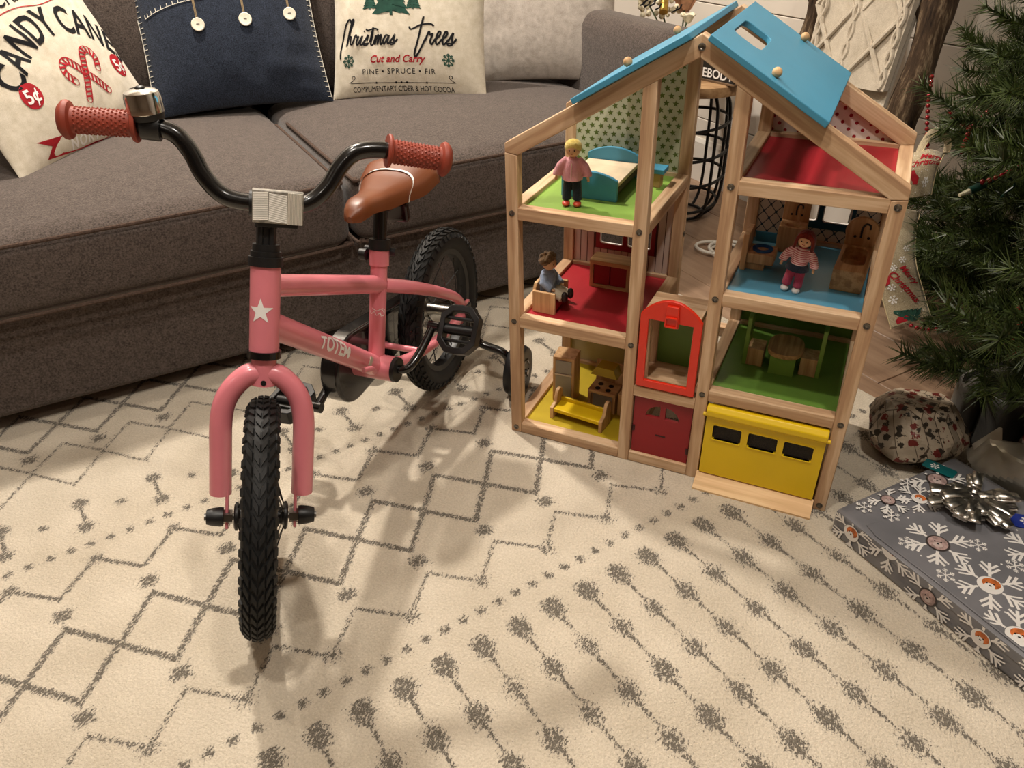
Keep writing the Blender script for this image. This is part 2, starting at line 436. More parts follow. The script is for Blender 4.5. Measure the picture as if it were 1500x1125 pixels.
# ------------------------------------------------------------------ rug
def rug():
    az = math.radians(-32); e1 = np.array([math.cos(az), math.sin(az)]); e2 = np.array([-e1[1], e1[0]])
    st = .0042
    P = np.concatenate([[-1.35, -1.1], np.arange(-.80, 1.16, st), [1.4]]); Q = np.concatenate([[-2.2, -1.7], np.arange(-1.24, .68, st), [.681]])
    pp, qq = np.meshgrid(P, Q, indexing='ij')
    per = .12465; ph = (qq + .005) / per
    tri = 1 - np.abs(2*(ph - np.floor(ph)) - 1)            # 0 at whole phases, 1 at half phases
    fr = (ph - np.round(ph)) * per                          # distance in q from the nearest whole phase
    fh = (ph - np.floor(ph) - .5) * per
    fq = (ph*4 - np.round(ph*4)) * per/4
    f2 = (ph*2 - np.round(ph*2)) * per/2
    sl = math.hypot(.0735, per/2) / (per/2)
    g = lambda d, w: np.exp(-(d/w)**2)
    m = np.zeros_like(pp)
    def put(x, a=1.): 
        nonlocal m; m = np.maximum(m, a*x)
    def stars(pc, w=.0165):
        put(g(np.hypot(pp-pc, fh*.9), w), 1.05)
        put(g(np.minimum(np.abs((pp-pc)+fh), np.abs((pp-pc)-fh)), .0055)*g(np.hypot(pp-pc, fh), .026), .95)
    for c in (.108, -.548):
        put(g((np.abs(pp-c) - .0735*tri)/sl, .0072), 1.)
        for k_ in (-.103, .101): stars(c+k_)
    put(g((pp - (-.096 + .063*tri))/1.45, .0062), .90); put(g(np.hypot(pp+.096, fr), .017), .88)
    put(g((pp - (.303 - .063*tri))/1.45, .006), .76); put(g(np.hypot(pp-.303, fr), .02), .76)
    put(g((pp - (-.318 - .08*tri))/1.6, .006), .78); put(g((pp - (-.47 + .07*tri))/1.5, .006), .76)
    for c in (-.1365, .352): put(g(np.hypot(pp-c, fq), .0115), .90)
    for c in (-.256, -.186): put(g(np.hypot(pp-c, fr), .0185), 1.0)
    put(g(fr, .0052)*(np.abs(pp+.221) < .035), .95)
    put(g(np.hypot(pp+.222, fh), .0125), .92)
    # rows of tufts joined by dashed stems
    inz = (pp > .385).astype(float); kk = (pp-.409)/.0861; kr = np.round(kk); d = (kk-kr)*.0861
    rowi = np.round(ph*2); first = (kr == 0)
    rng = np.random.RandomState(3); rnd = rng.rand(400, 60)
    R = rnd[(rowi.astype(int) % 400), (kr.astype(int) % 60)]
    jit = (R-.5)*.006
    amp = np.where(first, 1.12, .80+.28*R)
    
    put(g(np.hypot((d-jit)*.72, f2*1.0), .0195)*inz*amp, 1.)
    put(g(f2, .0052)*inz*(.70+.18*(d > 0)), 1.)
    m = np.minimum(m, .86)
    n = pp.shape; X = pp*e1[0]+qq*e2[0]; Y = pp*e1[1]+qq*e2[1]; N = n[0]*n[1]
    co = np.zeros((N, 3)); co[:, 0] = X.ravel(); co[:, 1] = Y.ravel(); co[:, 2] = 0
    idx = np.arange(N).reshape(n); a = idx[:-1, :-1].ravel(); b = idx[1:, :-1].ravel(); c = idx[1:, 1:].ravel(); dd = idx[:-1, 1:].ravel()
    fc = np.stack([a, b, c, dd], 1)
    rim = np.concatenate([idx[:, 0], idx[-1, 1:], idx[-2::-1, -1], idx[0, -2:0:-1]])
    low = co[rim].copy(); low[:, 2] = FZ; r0 = np.arange(len(rim)); r1 = (r0+1) % len(rim)
    sides = np.stack([rim[r0], N+r0, N+r1, rim[r1]], 1)
    co = np.concatenate([co, low]); fc = np.concatenate([fc, sides])
    me = bpy.data.meshes.new('rug'); me.vertices.add(len(co)); me.vertices.foreach_set('co', co.ravel())
    me.loops.add(fc.size); me.loops.foreach_set('vertex_index', fc.ravel().astype(np.int32))
    me.polygons.add(len(fc)); me.polygons.foreach_set('loop_start', np.arange(0, fc.size, 4, dtype=np.int32))
    me.update(calc_edges=True); me.validate()
    at = me.attributes.new('yarn', 'FLOAT', 'POINT'); at.data.foreach_set('value', np.concatenate([m.ravel(), np.zeros(len(low))]).astype(np.float32))
    t = NT('rug_pile'); A = t.new('Attribute'); A.attribute_name = 'yarn'
    v = t.coord('Object', (1, 1, 1)); v2 = t.coord('Object', (1, .42, 1), (0, 0, math.radians(28)))
    n1 = t.noise(v2, 300, 2, .7); n2 = t.noise(v, 300, 3, .7); n3 = t.noise(v, 9, 3)
    n4 = t.noise(v, 520, 2, .6)
    h = t.math('ADD', t.math('ADD', A.outputs['Fac'], t.math('MULTIPLY', t.math('SUBTRACT', n1, .5), 2.1)), t.math('MULTIPLY', t.math('SUBTRACT', n4, .5), 1.1))
    mr = t.new('MapRange'); t.link(h, mr.inputs[0]); mr.inputs[1].default_value = .60; mr.inputs[2].default_value = .78
    pile = t.ramp(t.math('ADD', t.math('MULTIPLY', n2, .6), t.math('MULTIPLY', n3, .4)), [(.3, 'b8ab96'), (.7, 'e0d4c1')])
    yarn = t.ramp(n2, [(.3, '585148'), (.7, '7e7669')])
    t.col(t.mix(mr.outputs[0], pile, yarn))
    hh = t.math('SUBTRACT', t.noise(v, 210, 4, .65), t.math('MULTIPLY', mr.outputs[0], .25))
    t.bump(hh, .9, .005); me.materials.append(t.set(.97, 0, .08, 0, .2))
    o = bpy.data.objects.new('rug', me); COL.objects.link(o)
    return tag(o, 'large cream area rug with ragged grey lattice and tufted row pattern', 'rug')
rug()
# ------------------------------------------------------------------ sofa
PIPE = mat('sofa_piping', '4e4038', .95, 0, .15, .2, 300)
sofa = thing('sofa', 'long taupe brown fabric sofa with piped seat cushions', 'sofa', SO, SAZ)
MB().box(-.34, 1.73, .005, 1.05, .035, .245).obj('base', SOFA, sofa, .012)
for x in (-.28, .70, 1.66):
    for y in (.06, .98): MB().box(x-.03, x+.03, y-.03, y+.03, 0, .036).obj('foot', BLACKP, sofa, .003)
def seat(x0, x1):
    c = ((x0+x1)/2, .345, .322); d = (x1-x0, .75, .150)
    o = MB().rbox(c, d, .034, 9, (.0, .010, .036)).obj('seat_cushion', SOFA, sofa, ang=80)
    for z_, k in ((.389, 1), (.252, 1)):
        y = -.027; r = .05
        e_ = .009 if z_ > .3 else -.001; path = [(x0+e_, .5, z_), (x0+e_, y+r, z_), (x0+r*.3, y+r*.3, z_), (x0+r, y-.002, z_),
                ((x0+x1)/2, y-.008, z_+.001*k), (x1-r, y-.002, z_), (x1-r*.3, y+r*.3, z_), (x1-e_, y+r, z_), (x1-e_, .5, z_)]
        MB().tube(cat_rom(path, 8), .0042, 8).obj('piping', PIPE, o)
seat(-.135, .768); seat(.778, 1.614)
for x0, x1 in ((-.135, .76), (.77, 1.61)):
    Mx = Matrix.Rotation(math.radians(-12), 3, 'X')
    MB().rbox(((x0+x1)/2, .84, .615), (x1-x0, .20, .46), .06, 7, (0, .035, .01), Mx).obj('back_cushion', SOFA, sofa, ang=80)
MB().rbox((.70, .985, .47), (2.06, .15, .62), .05, 6).obj('backrest', SOFA, sofa, ang=80)
MB().rbox((1.676, .505, .314), (.118, 1.05, .560), .045, 7, (.012, 0, .004)).obj('arm', SOFA, sofa, ang=80)
MB().rbox((-.238, .505, .318), (.18, 1.07, .565), .045, 7, (.012, 0, .004)).obj('arm', SOFA, sofa, ang=80)

# ------------------------------------------------------------------ scatter pillows
class Pillow:
    def __init__(s, name, label, A, B, lean, w, h, T, m, shift=0., group='scatter pillows on the sofa', seed=0, roll=0.):
        A = Vector(A); B = Vector(B); r = (B-A).normalized(); f = Vector((r.y, -r.x, 0)); l = math.radians(lean)
        u = Vector((0, 0, 1))*math.cos(l) - f*math.sin(l); n = r.cross(u)
        c = (A+B)/2; s.w, s.h, s.T, s.shift = w, h, T, shift; s.seed = seed
        s.M = frame(r, u, n, c) @ Matrix.Rotation(math.radians(roll), 4, 'Z')
        s.o = bpy.data.objects.new(name, None); s.o.empty_display_size = .05; COL.objects.link(s.o); s.o.matrix_world = s.M
        tag(s.o, label, 'pillow', group)
        N = 40; rnd = random.Random(seed)
        s.wr = [(rnd.uniform(-1, 1), rnd.uniform(0, 1), rnd.uniform(0, PI), rnd.uniform(12, 26), rnd.uniform(.0015, .004)) for _ in range(7)]
        m_ = MB()
        for sd in (1, -1):
            v = []; fc = []
            for j in range(N+1):
                for i in range(N+1):
                    # denser toward the seam
                    a = math.sin(PI/2*(2*i/N-1)); b = math.sin(PI/2*(2*j/N-1))
                    v.append(s.pt(a*w/2, (b+1)/2*h, sd))
            for j in range(N):
                for i in range(N):
                    q = (j*(N+1)+i, j*(N+1)+i+1, (j+1)*(N+1)+i+1, (j+1)*(N+1)+i); fc.append(q if sd > 0 else q[::-1])
            m_.add(v, fc)
        s.body = m_.obj('cover', m, s.o, ang=180)
    def pt(s, a, b, sd=1, off=0.):
        u = max(-1, min(1, 2*a/s.w)); v = max(-1, min(1, 2*b/s.h-1))
        z = s.T * max(0, 1-abs(u)**2.4)**.62 * max(0, 1-abs(v)**2.4)**.62
        if z > .004:
            e = min(1, z/s.T*1.5)
            for (x, y, t, k, am) in s.wr:
                d = (u-x)*math.cos(t) + (v-(2*y-1))*math.sin(t); q = -(u-x)*math.sin(t)+(v-(2*y-1))*math.cos(t)
                z += am*math.sin(d*k)*math.exp(-q*q*5-d*d*6)*e
        px = a*(1-.055*(1-v*v)); py = s.h/2 + (b-s.h/2)*(1-.05*(1-u*u))
        return (px+s.shift, py, sd*z + (off if sd > 0 else -off))
    def prnt(s, mb, name, m, label=None, off=.0009, thick=False):
        """lay a flat 2-D print (local metres, origin at the bottom centre) on the front"""
        mb = MB().add([s.pt(x-s.shift, y, 1, off+z_) for x, y, z_ in mb.v], mb.f)
        return mb.obj(name, m, s.o, label=label, smooth=True, ang=180)
def place(mb, x, y, rot=0, k=1): return mb.xf(Matrix.Translation((x, y, 0)) @ Matrix.Rotation(math.radians(rot), 4, 'Z') @ Matrix.Scale(k, 4))

SEATZ = .412
# candy cane pillow
cp = Pillow('throw_pillow', 'cream pillow printed with CANDY CANES lettering and crossed red candy canes', (-1.018, -.136, SEATZ), (-1.133, .349, SEATZ), 25, .50, .46, .062, CANVAS, .0, seed=3)
def arc_text(body, size, R, cx, cy, sx=1., bold=0.):
    m = text_mb(body, size, bold=bold, sx=sx, cut=.012)
    return m.fn(lambda p: Vector((cx+(R+p.y)*math.sin(p.x/R), cy+(R+p.y)*math.cos(p.x/R)-R, 0)))
cp.prnt(arc_text('CANDY CANES', .088, .225, .030, .236, .70, .0016), 'lettering', INK, 'black arched CANDY CANES lettering')
cp.prnt(place(text_mb('Hand Crafted', .050, shear=.35, cut=.012, align='LEFT'), -.205, .292, 8), 'lettering', INK)
cp.prnt(stroke([(-.16, .262), (-.12, .272), (-.09, .296), (-.03, .305), (.04, .302), (.12, .312)], .0022), 'swash', REDINK)
def cane(mirror):
    pts = [(0, -.072), (0, -.035), (0, 0), (0, .026)] + [(-.020+.020*math.cos(t), .034+.020*math.sin(t)) for t in np.linspace(.3, PI, 7)] + [(-.040, .016)]
    P0 = cat_rom([(x*mirror, y, 0) for x, y in pts], 8); P = [P0[0]]; out = MB(); st = MB()
    for q in P0[1:]:
        while (q-P[-1]).length > .0035: P.append(P[-1]+(q-P[-1]).normalized()*.0035)
    w = .0078
    for sgn in (1, -1):
        line = []
        for i, p in enumerate(P):
            d = (P[min(i+1, len(P)-1)]-P[max(i-1, 0)]).normalized(); line.append((p.x-d.y*w*sgn, p.y+d.x*w*sgn))
        out.add(*(lambda m: (m.v, m.f))(stroke(line, .0027, 0)))
    for i in range(2, len(P)-1, 3):
        d = (P[i+1]-P[i-1]).normalized(); nr = Vector((-d.y, d.x, 0)); a = P[i]+nr*w-d*.003; b = P[i]-nr*w+d*.003
        st.add([a+d*.0026, a-d*.0026, b-d*.0026, b+d*.0026], [(0, 1, 2, 3)])
    for e in (P[0], P[-1]): out.add(*(lambda m: (m.v, m.f))(stroke([(e.x+w*math.cos(t), e.y+w*math.sin(t)) for t in np.linspace(0, 2*PI, 12)], .002, 0)))
    return merge(out, st)
cp.prnt(place(cane(1), .034, .148, 44), 'candy_cane_print', REDINK, 'red striped candy cane', .0012)
cp.prnt(place(cane(-1), .042, .152, -31), 'candy_cane_print', REDINK, 'red striped candy cane', .0016)
for x, y in ((-.140, .138), (.176, .142)):
    cp.prnt(disc((x, y), .027, 24), 'price_roundel', REDINK, 'red price roundel')
    cp.prnt(place(text_mb('5¢', .04, bold=.0008, cut=.01), x, y-.014), 'lettering', WHITEP, off=.0016)
cp.prnt(MB().add([(x, y, 0) for x, y in [(-.185, .056), (-.125, .048), (-.055, .042), (.015, .040), (.085, .042), (.145, .048), (.145, .012), (.085, .006), (.015, .004), (-.055, .006), (-.125, .012), (-.172, .018), (-.150, .037)]],
    [(0, 1, 12), (1, 10, 11, 12), (1, 2, 9, 10), (2, 3, 8, 9), (3, 4, 7, 8), (4, 5, 6, 7)]), 'ribbon_print', REDINK, 'red ribbon banner print')
cp.prnt(place(text_mb('NORTH POLE', .030, bold=.0008, cut=.01, spacing=1.25), .012, .012), 'lettering', WHITEP, off=.0016)
cp.prnt(stroke([(-.09, -.0), (-.07, .006), (-.05, .002), (-.03, .006), (.02, .004)], .002), 'swash', INK)

# denim pillow
dp = Pillow('throw_pillow', 'dark blue denim pillow with three white buttons and white blanket stitching', (-1.153, .342, SEATZ), (-.831, .666, SEATZ), 22, .455, .45, .058, DENIM, 0., seed=5)
BUTT = mat('shell_button', 'e4dcc8', .3, 0, .5, .08, 40)
for x, y in ((-.079, .202), (.042, .206), (.161, .216)):
    p = dp.pt(x, y, 1, .004)
    Mx = Matrix.Translation(p)
    b = MB().lathe([(.0145, -.002), (.016, 0), (.016, .002), (.0145, .003), (.010, .0025)], 20, Mx).obj('button', BUTT, dp.o)
    MB().tube([Vector(p)+Vector((-.004, .001, .003)), Vector(p)+Vector((.004, .001, .003))], .0008, 5).obj('thread', INK, b)
    MB().tube([dp.pt(x+.0015, y+.012+q*.012, 1, .0016) for q in range(6)], .0014, 6).obj('cord_loop', mat('jute', '8f7c5f', .9), dp.o)
    MB().tube([dp.pt(x-.0015, y+.012+q*.012, 1, .0016) for q in range(6)], .0014, 6).obj('cord_loop', mat('jute2', '8f7c5f', .9), dp.o)
st = MB()
for sx in (-1, 1):
    for i in range(34):
        y = .012+i*.0127
        st.tube([dp.pt(sx*(.455/2-.0005), y, 1, .001), dp.pt(sx*(.455/2-.011), y, 1, .001)], .0009, 5)
    st.tube([dp.pt(sx*.226, .01+i*.0107, 1, .001) for i in range(41)], .0008, 5)
flap = [(-.205, .233), (-.18, .243), (-.14, .254), (-.10, .261), (-.05, .266), (0, .270), (.08, .272), (.2, .270)]
F = cat_rom([(x, y, 0) for x, y in flap], 8)
st.tube([dp.pt(p.x, p.y, 1, .0015) for p in F], .0008, 5)
for p in F[::3]: st.tube([dp.pt(p.x, p.y, 1, .001), dp.pt(p.x, p.y+.009, 1, .001)], .0009, 5)
o = st.obj('blanket_stitch', WHITEYARN, dp.o); o['kind'] = 'stuff'

# christmas trees pillow
tp = Pillow('throw_pillow', 'cream pillow printed with Christmas trees script lettering and green fir trees', (-.827, .683, SEATZ), (-.440, .809, SEATZ), 20, .425, .42, .055, CANVAS, -.006, seed=9)
# handwritten script, letter strokes drawn in a 1-unit x-height grid
LET = {'C': ([[(1.1, 2.4), (.8, 2.9), (.35, 2.3), (.1, 1.0), (.0, -.6), (.15, -1.4)]], .75),
 'h': ([[(0, 0), (.35, 1.6), (.62, 2.7), (.45, 2.8), (.2, 1.6), (.0, .0), (.25, .8), (.55, 1.0), (.55, .3), (.8, .1), (1.0, .5)]], .95),
 'r': ([[(0, .3), (.25, 1.15), (.4, .85), (.65, .95), (.5, .3), (.7, .0), (.95, .5)]], .9),
 'i': ([[(0, .4), (.22, 1.0), (.12, .2), (.35, .0), (.6, .5)], [(.34, 1.45), (.42, 1.55)]], .55),
 's': ([[(0, .3), (.4, 1.1), (.35, .6), (.45, .1), (.15, -.05), (.0, .12), (.5, .2), (.8, .6)]], .72),
 't': ([[(0, .4), (.3, 1.9), (.25, .9), (.15, .1), (.4, .0), (.65, .6)], [(-.7, 1.75), (-.35, 1.6), (.5, 1.75), (1.0, 1.55)]], .6),
 'm': ([[(0, .2), (.15, 1.0), (.1, 0), (.3, .8), (.5, 1.0), (.45, 0), (.65, .8), (.85, 1.0), (.82, .15), (1.0, .0), (1.2, .5)]], 1.15),
 'a': ([[(.6, .9), (.3, 1.0), (.05, .4), (.2, .0), (.5, .5), (.65, 1.0), (.6, .2), (.8, .05), (1.0, .5)]], .95),
 'e': ([[(0, .4), (.4, .75), (.5, 1.1), (.3, 1.15), (.12, .5), (.3, .0), (.7, .5)]], .66),
 'T': ([[(.55, 2.5), (.45, 1.6), (.3, .3), (.15, -.8), (.3, -1.15), (.65, -.5), (1.05, .5)], [(-.75, 1.6), (-.5, 1.35), (.4, 1.75), (1.3, 1.85), (1.7, 1.65)]], 1.05)}
def script(word, x, y, k, w):
    m = MB()
    for c in word:
        st_, adv = LET[c]
        for q in st_:
            g = stroke([(x+(a+.18*b)*k, y+b*k) for a, b in q], w, 5); m.add([(p[0], p[1], len(m.v)*4e-7) for p in g.v], g.f)
        x += adv*k
    return m
tp.prnt(script('Christmas', -.193, .129, .0225, .0046), 'lettering', INK, 'black handwritten word Christmas')
tp.prnt(script('Trees', .022, .129, .0205*1.35, .0050), 'lettering', INK, 'black handwritten word Trees')
tp.prnt(place(text_mb('Cut and Carry', .026, shear=.3, bold=.0006, cut=.012), -.030, .084), 'lettering', REDINK, 'red Cut and Carry lettering')
tp.prnt(place(text_mb('PINE • SPRUCE • FIR', .0195, cut=.012, spacing=1.2), -.026, .055), 'lettering', INK)
tp.prnt(place(text_mb('COMPLIMENTARY CIDER & HOT COCOA', .019, sx=.80, cut=.012), -.018, .012), 'lettering', INK)
fl = [stroke([(-.165, .035), (-.11, .034), (-.05, .033), (.01, .033), (.07, .034), (.125, .036)], .0018)]
for x, sx in ((-.165, 1), (.125, -1)):
    fl.append(stroke([(x-.004*sx, .036), (x+.006*sx, .041), (x+.013*sx, .048), (x+.010*sx, .053), (x+.004*sx, .050), (x+.007*sx, .046)], .0018))
for x in (-.09, -.035, -.02, -.005, .05): fl.append(disc((x, .0335), .0026, 8))
tp.prnt(merge(*fl), 'flourish_print', INK)
def firtree(x, y, k, layers=7):
    m = MB(); H = .11*k
    for i in range(layers):
        t = i/layers; wd = (.048*(1-t)+.006)*k; b = y+t*H; n = 7; pts = []
        for j in range(n+1):
            u = -1+2*j/n; pts.append((x+wd*u, b-.004*k*(j % 2)-.008*k*abs(u)))
        g = poly_fan(pts+[(x+wd*.35, b+.028*k), (x-wd*.35, b+.028*k)]); m.add([(p[0], p[1], i*5e-5) for p in g.v], g.f)
    g = MB().add([(x-.004*k, y-.012*k, 0), (x+.004*k, y-.012*k, 0), (x+.004*k, y+.02*k, 0), (x-.004*k, y+.02*k, 0)], [(0, 1, 2, 3)])
    return merge(m, g)
for x, y, k in ((-.041, .214, 1.0), (-.101, .222, .42), (.021, .222, .42)):
    tp.prnt(firtree(x, y, k), 'fir_print', GREENINK, 'green fir tree print')
def flake(x, y, r, w=.0016, arms=6, rot=0, br=((.55, .32), (.78, .22))):
    m = MB()
    for i in range(arms):
        a = 2*PI*i/arms+rot; d = (math.cos(a), math.sin(a))
        segs = [((x, y), (x+d[0]*r, y+d[1]*r))]
        for f_, l in br:
            for s_ in (1, -1):
                b = a+s_*.95; p = (x+d[0]*r*f_, y+d[1]*r*f_); segs.append((p, (p[0]+math.cos(b)*r*l, p[1]+math.sin(b)*r*l)))
        for p, q in segs: g = stroke([p, q], w, 0); m.add([(c_[0], c_[1], len(m.v)*1.5e-6) for c_ in g.v], g.f)
    return m
for x in (-.170, .113): tp.prnt(flake(x, .091, .017, .0024, 8), 'snowflake_print', GREENINK)

Pillow('throw_pillow', 'plain light grey linen pillow leaning against the sofa arm', (-.560, .985, SEATZ), (-.215, 1.120, SEATZ), 20, .42, .40, .052, GREYCL, .01, seed=21)
# ------------------------------------------------------------------ bicycle
BR = Vector((-.210, .113, 0)); BH = math.atan2(-.532-.113, -.143+.210)
bike = thing('bicycle', 'pink childs bicycle with black wheels, brown saddle and training wheels', 'bicycle', BR, BH)
WB, WR, TW = .652, .1705, .0232
HA = Vector((-.3485, 0, .9373)); HP = Vector((.5415, 0, .4495)); DEL = math.radians(34)
STEER = Matrix.Translation(HP) @ Matrix.Rotation(DEL, 4, HA) @ Matrix.Translation(-HP)
def onax(k): return HP + HA*k                      # point on the steering axis
# --- wheels
def wheel(cx, front):
    Mx = Matrix.Translation((cx, 0, WR)) @ Matrix.Rotation(PI/2, 4, 'X')      # lathe axis along y
    if front: Mx = STEER @ Matrix.Translation((0, 0, .006)) @ Mx
    rr = WR - 2*TW + .004
    rim = MB().lathe([(rr-.012, -.011), (rr+.002, -.0135), (rr+.002, .0135), (rr-.012, .011), (rr-.014, 0), (rr-.012, -.011)], 48, None, False).xf(Mx).obj('wheel', BLACKP, bike, label=('front' if front else 'rear')+' wheel with black rim')
    ty = MB(); n = 72; m = 16; v = []; f = []
    for i in range(n):
        a = 2*PI*i/n
        for k in range(m):
            b = 2*PI*k/m; r = WR-.003-TW + (TW-.0005)*math.cos(b); v.append((r*math.cos(a), r*math.sin(a), (TW-.0015)*math.sin(b)))
            f.append((i*m+k, ((i+1) % n)*m+k, ((i+1) % n)*m+(k+1) % m, i*m+(k+1) % m))
    ty.add(v, f)
    N = 52
    def knob(a, phi, la, lp, hgt, sk):
        vs = []
        for h_ in (-.002, hgt):
            for da, dp in ((-la, -lp), (la, -lp), (la, lp), (-la, lp)):
                kk = .8 if h_ > 0 else 1
                A = a + da*kk + sk*dp; ph = phi+dp*kk; r = WR-.003-TW+(TW+h_)*math.cos(ph)
                vs.append((r*math.cos(A), r*math.sin(A), (TW+h_)*math.sin(ph)))
        ty.add(vs, [(3,2,1,0),(4,5,6,7),(0,1,5,4),(1,2,6,5),(2,3,7,6),(3,0,4,7)])
    for i in range(N):
        a = 2*PI*i/N
        knob(a, .17, .040, .16, .0024, .22); knob(a, -.17, .040, .16, .0024, -.22)
        for s_ in (1, -1):
            knob(a+PI/N, s_*.58, .042, .20, .0024, s_*.22)
            knob(a+(i % 2)*.02, s_*1.06, .040, .22, .0016, 0)
    ty.xf(Mx).obj('tire', RUBBER, rim, ang=30)
    hub = MB().lathe([(.016, -.036), (.020, -.034), (.020, -.031), (.012, -.028), (.011, 0), (.012, .028), (.020, .031), (.020, .034), (.016, .036)], 18).xf(Mx)
    hub.obj('hub', STEEL if not front else BLACKP, rim)
    for i in range(16):
        a = 2*PI*i/16; s_ = 1 if i % 2 else -1; b = a + (.5 if (i//2) % 2 else -.5)
        MB().tube([Mx @ Vector((.018*math.cos(b), .018*math.sin(b), s_*.030)), Mx @ Vector(((rr-.011)*math.cos(a), (rr-.011)*math.sin(a), 0))], .0011, 5).obj('spoke', STEEL if i % 4 == 0 else BLACKP, rim)
    MB().cyl(Mx @ Vector((0, 0, -.075)), Mx @ Vector((0, 0, .075)), .0048, n=8).obj('axle', STEEL, rim)
    return Mx
MR = wheel(0, False); MF = wheel(WB, True)
# --- frame
TTf, TTr = Vector((.528, 0, .476)), Vector((.236, 0, .340)); DTf, BB = Vector((.545, 0, .428)), Vector((.283, 0, .203))
STt = Vector((.222, 0, .396)); stdir = (BB-STt).normalized()
fr = MB()
fr.cyl(onax(-.058), onax(.056), .0195, n=28)
fr.tube([TTf, TTr], .0155, 20, flat=1.0); fr.tube([DTf, BB], .0185, 22)
fr.tube([STt, BB], .0145, 20); fr.cyl(STt+stdir*.024, STt-stdir*.004, .0172, n=20)
fr.cyl(BB+Vector((0, -.036, 0)), BB+Vector((0, .036, 0)), .0225, n=24)
for s_ in (1, -1):
    fr.tube(cat_rom([(.230, s_*.006, .337), (.197, s_*.030, .321), (.156, s_*.042, .299), (.100, s_*.049, .266), (.034, s_*.052, .222), (.0, s_*.053, .178)], 6), [.0125]*6+[.0125-.00015*i for i in range(25)], 14)
    fr.tube(cat_rom([(.270, s_*.012, .200), (.22, s_*.036, .190), (.13, s_*.050, .180), (.0, s_*.053, .172)], 6), .0098, 12)
    fr.cbox((.0, s_*.053, .175), (.045, .006, .034))
fr.cyl((.19, -.036, .188), (.19, .036, .188), .006, n=10)
fr.tube(cat_rom([(.36, .022, .245), (.345, .027, .240), (.335, .027, .228)], 4), .005, 8)
frame_o = fr.obj('frame', PINK, bike, ang=50, label='glossy pink steel frame')
# lettering and star on the frame, wrapped on the tubes
def wrap(mb, p0, p1, rad, name, m, phi0, side=1):
    """2-D print (x along p0->p1, y around the tube) laid on the tube's left side"""
    p0 = Vector(p0); p1 = Vector(p1); d = (p1-p0).normalized(); y = Vector((0, 1, 0)); u = y.cross(d) * -1; u = d.cross(y) if d.cross(y).z > 0 else y.cross(d)
    R = rad+.0005
    mb.fn(lambda q: p0 + d*q.x + (y*math.cos(q.y/R+phi0) + u*math.sin(q.y/R+phi0))*R)
    return mb.obj(name, m, bike, ang=180)
tm = text_mb('TOTEM', .029, bold=.0009, cut=.006, spacing=.98)
tm.fn(lambda p: Vector((p.x, p.y*(1+.20*math.cos(p.x*50))-.010, 0)))
wrap(tm, DTf.lerp(BB, .47), BB, .0187, 'lettering', WHITEP, .12)
sp_ = poly_fan([(x, y) for x, y in star_pts((0, 0), .0175, .40, 5, 90)])
bm = bmesh.new(); me_ = sp_.mesh('tmp', None); bm.from_mesh(me_); bmesh.ops.subdivide_edges(bm, edges=bm.edges[:], cuts=3, use_grid_fill=True)
sp_ = MB(); bm.verts.index_update(); sp_.v = [tuple(v.co) for v in bm.verts]; sp_.f = [tuple(q.index for q in f.verts) for f in bm.faces]; bm.free(); bpy.data.meshes.remove(me_)
ax_a, ax_b = onax(.012), onax(.05)
d_ = HA; fx = Vector((1, 0, 0)) - HA*HA.x; fx.normalize(); R_ = .0200
def star_map(q):
    t = q.x/R_ + .33; return onax(-.002) + HA*(q.y) + (fx*math.cos(t) + Vector((0, 1, 0))*math.sin(t))*R_
sp_.fn(star_map).obj('star_decal', WHITEP, bike, ang=180)
MB().rbox(BB.lerp(DTf, .16)+Vector((.002, .0180, .003)), (.016, .0016, .011), .0006, 2, M=Matrix.Rotation(math.radians(40), 3, 'Y')).obj('sticker', mat('sticker', 'b8b09e', .5), bike)
dec = merge(stroke([(0, .03), (.006, .026), (.002, .02), (.008, .016), (.003, .01), (.010, .008)], .0009), stroke([(-.004, .024), (.0, .016), (-.003, .008), (.004, .002)], .0009), stroke([(.004, .012), (.009, .004), (.0, 0), (-.004, .006)], .0009))
wrap(dec, STt+stdir*.10, BB, .0146, 'doodle_decal', WHITEP, .15)
# --- headset, fork
hd = MB()
hd.cyl(onax(-.067), onax(-.057), .0222, n=24)
hd.obj('headset_ring', BLACK, bike)
hd = MB()
hd.cyl(onax(.056), onax(.068), .0222, n=24); hd.cyl(onax(.068), onax(.075), .0195, n=24); hd.cyl(onax(.075), onax(.084), .0172, n=24)
hd.obj('headset_cup', BLACKP, bike)
fk = MB(); wa = WR+.006
fk.cyl(onax(-.105), onax(-.066), .0165, n=20)
for s_ in (1, -1):
    fk.tube(cat_rom([onax(-.088), onax(-.092)+Vector((.002, s_*.022, 0)), onax(-.116)+Vector((.003, s_*.044, 0)), onax(-.150)+Vector((.003, s_*.0535, 0)), onax(-.21)+Vector((.002, s_*.0545, 0)), onax(-.262)+Vector((.001, s_*.0545, 0))], 8), .0148, 18)
fork = fk.xf(STEER).obj('fork', PINK, bike, ang=50, label='pink unicrown fork')
MB().cyl(STEER @ (onax(-.099)+fx*.0145), STEER @ (onax(-.099)+fx*.0172), .0036, n=12).obj('brake_hole', BLACKP, bike)
fc_ = Vector((WB, 0, wa))
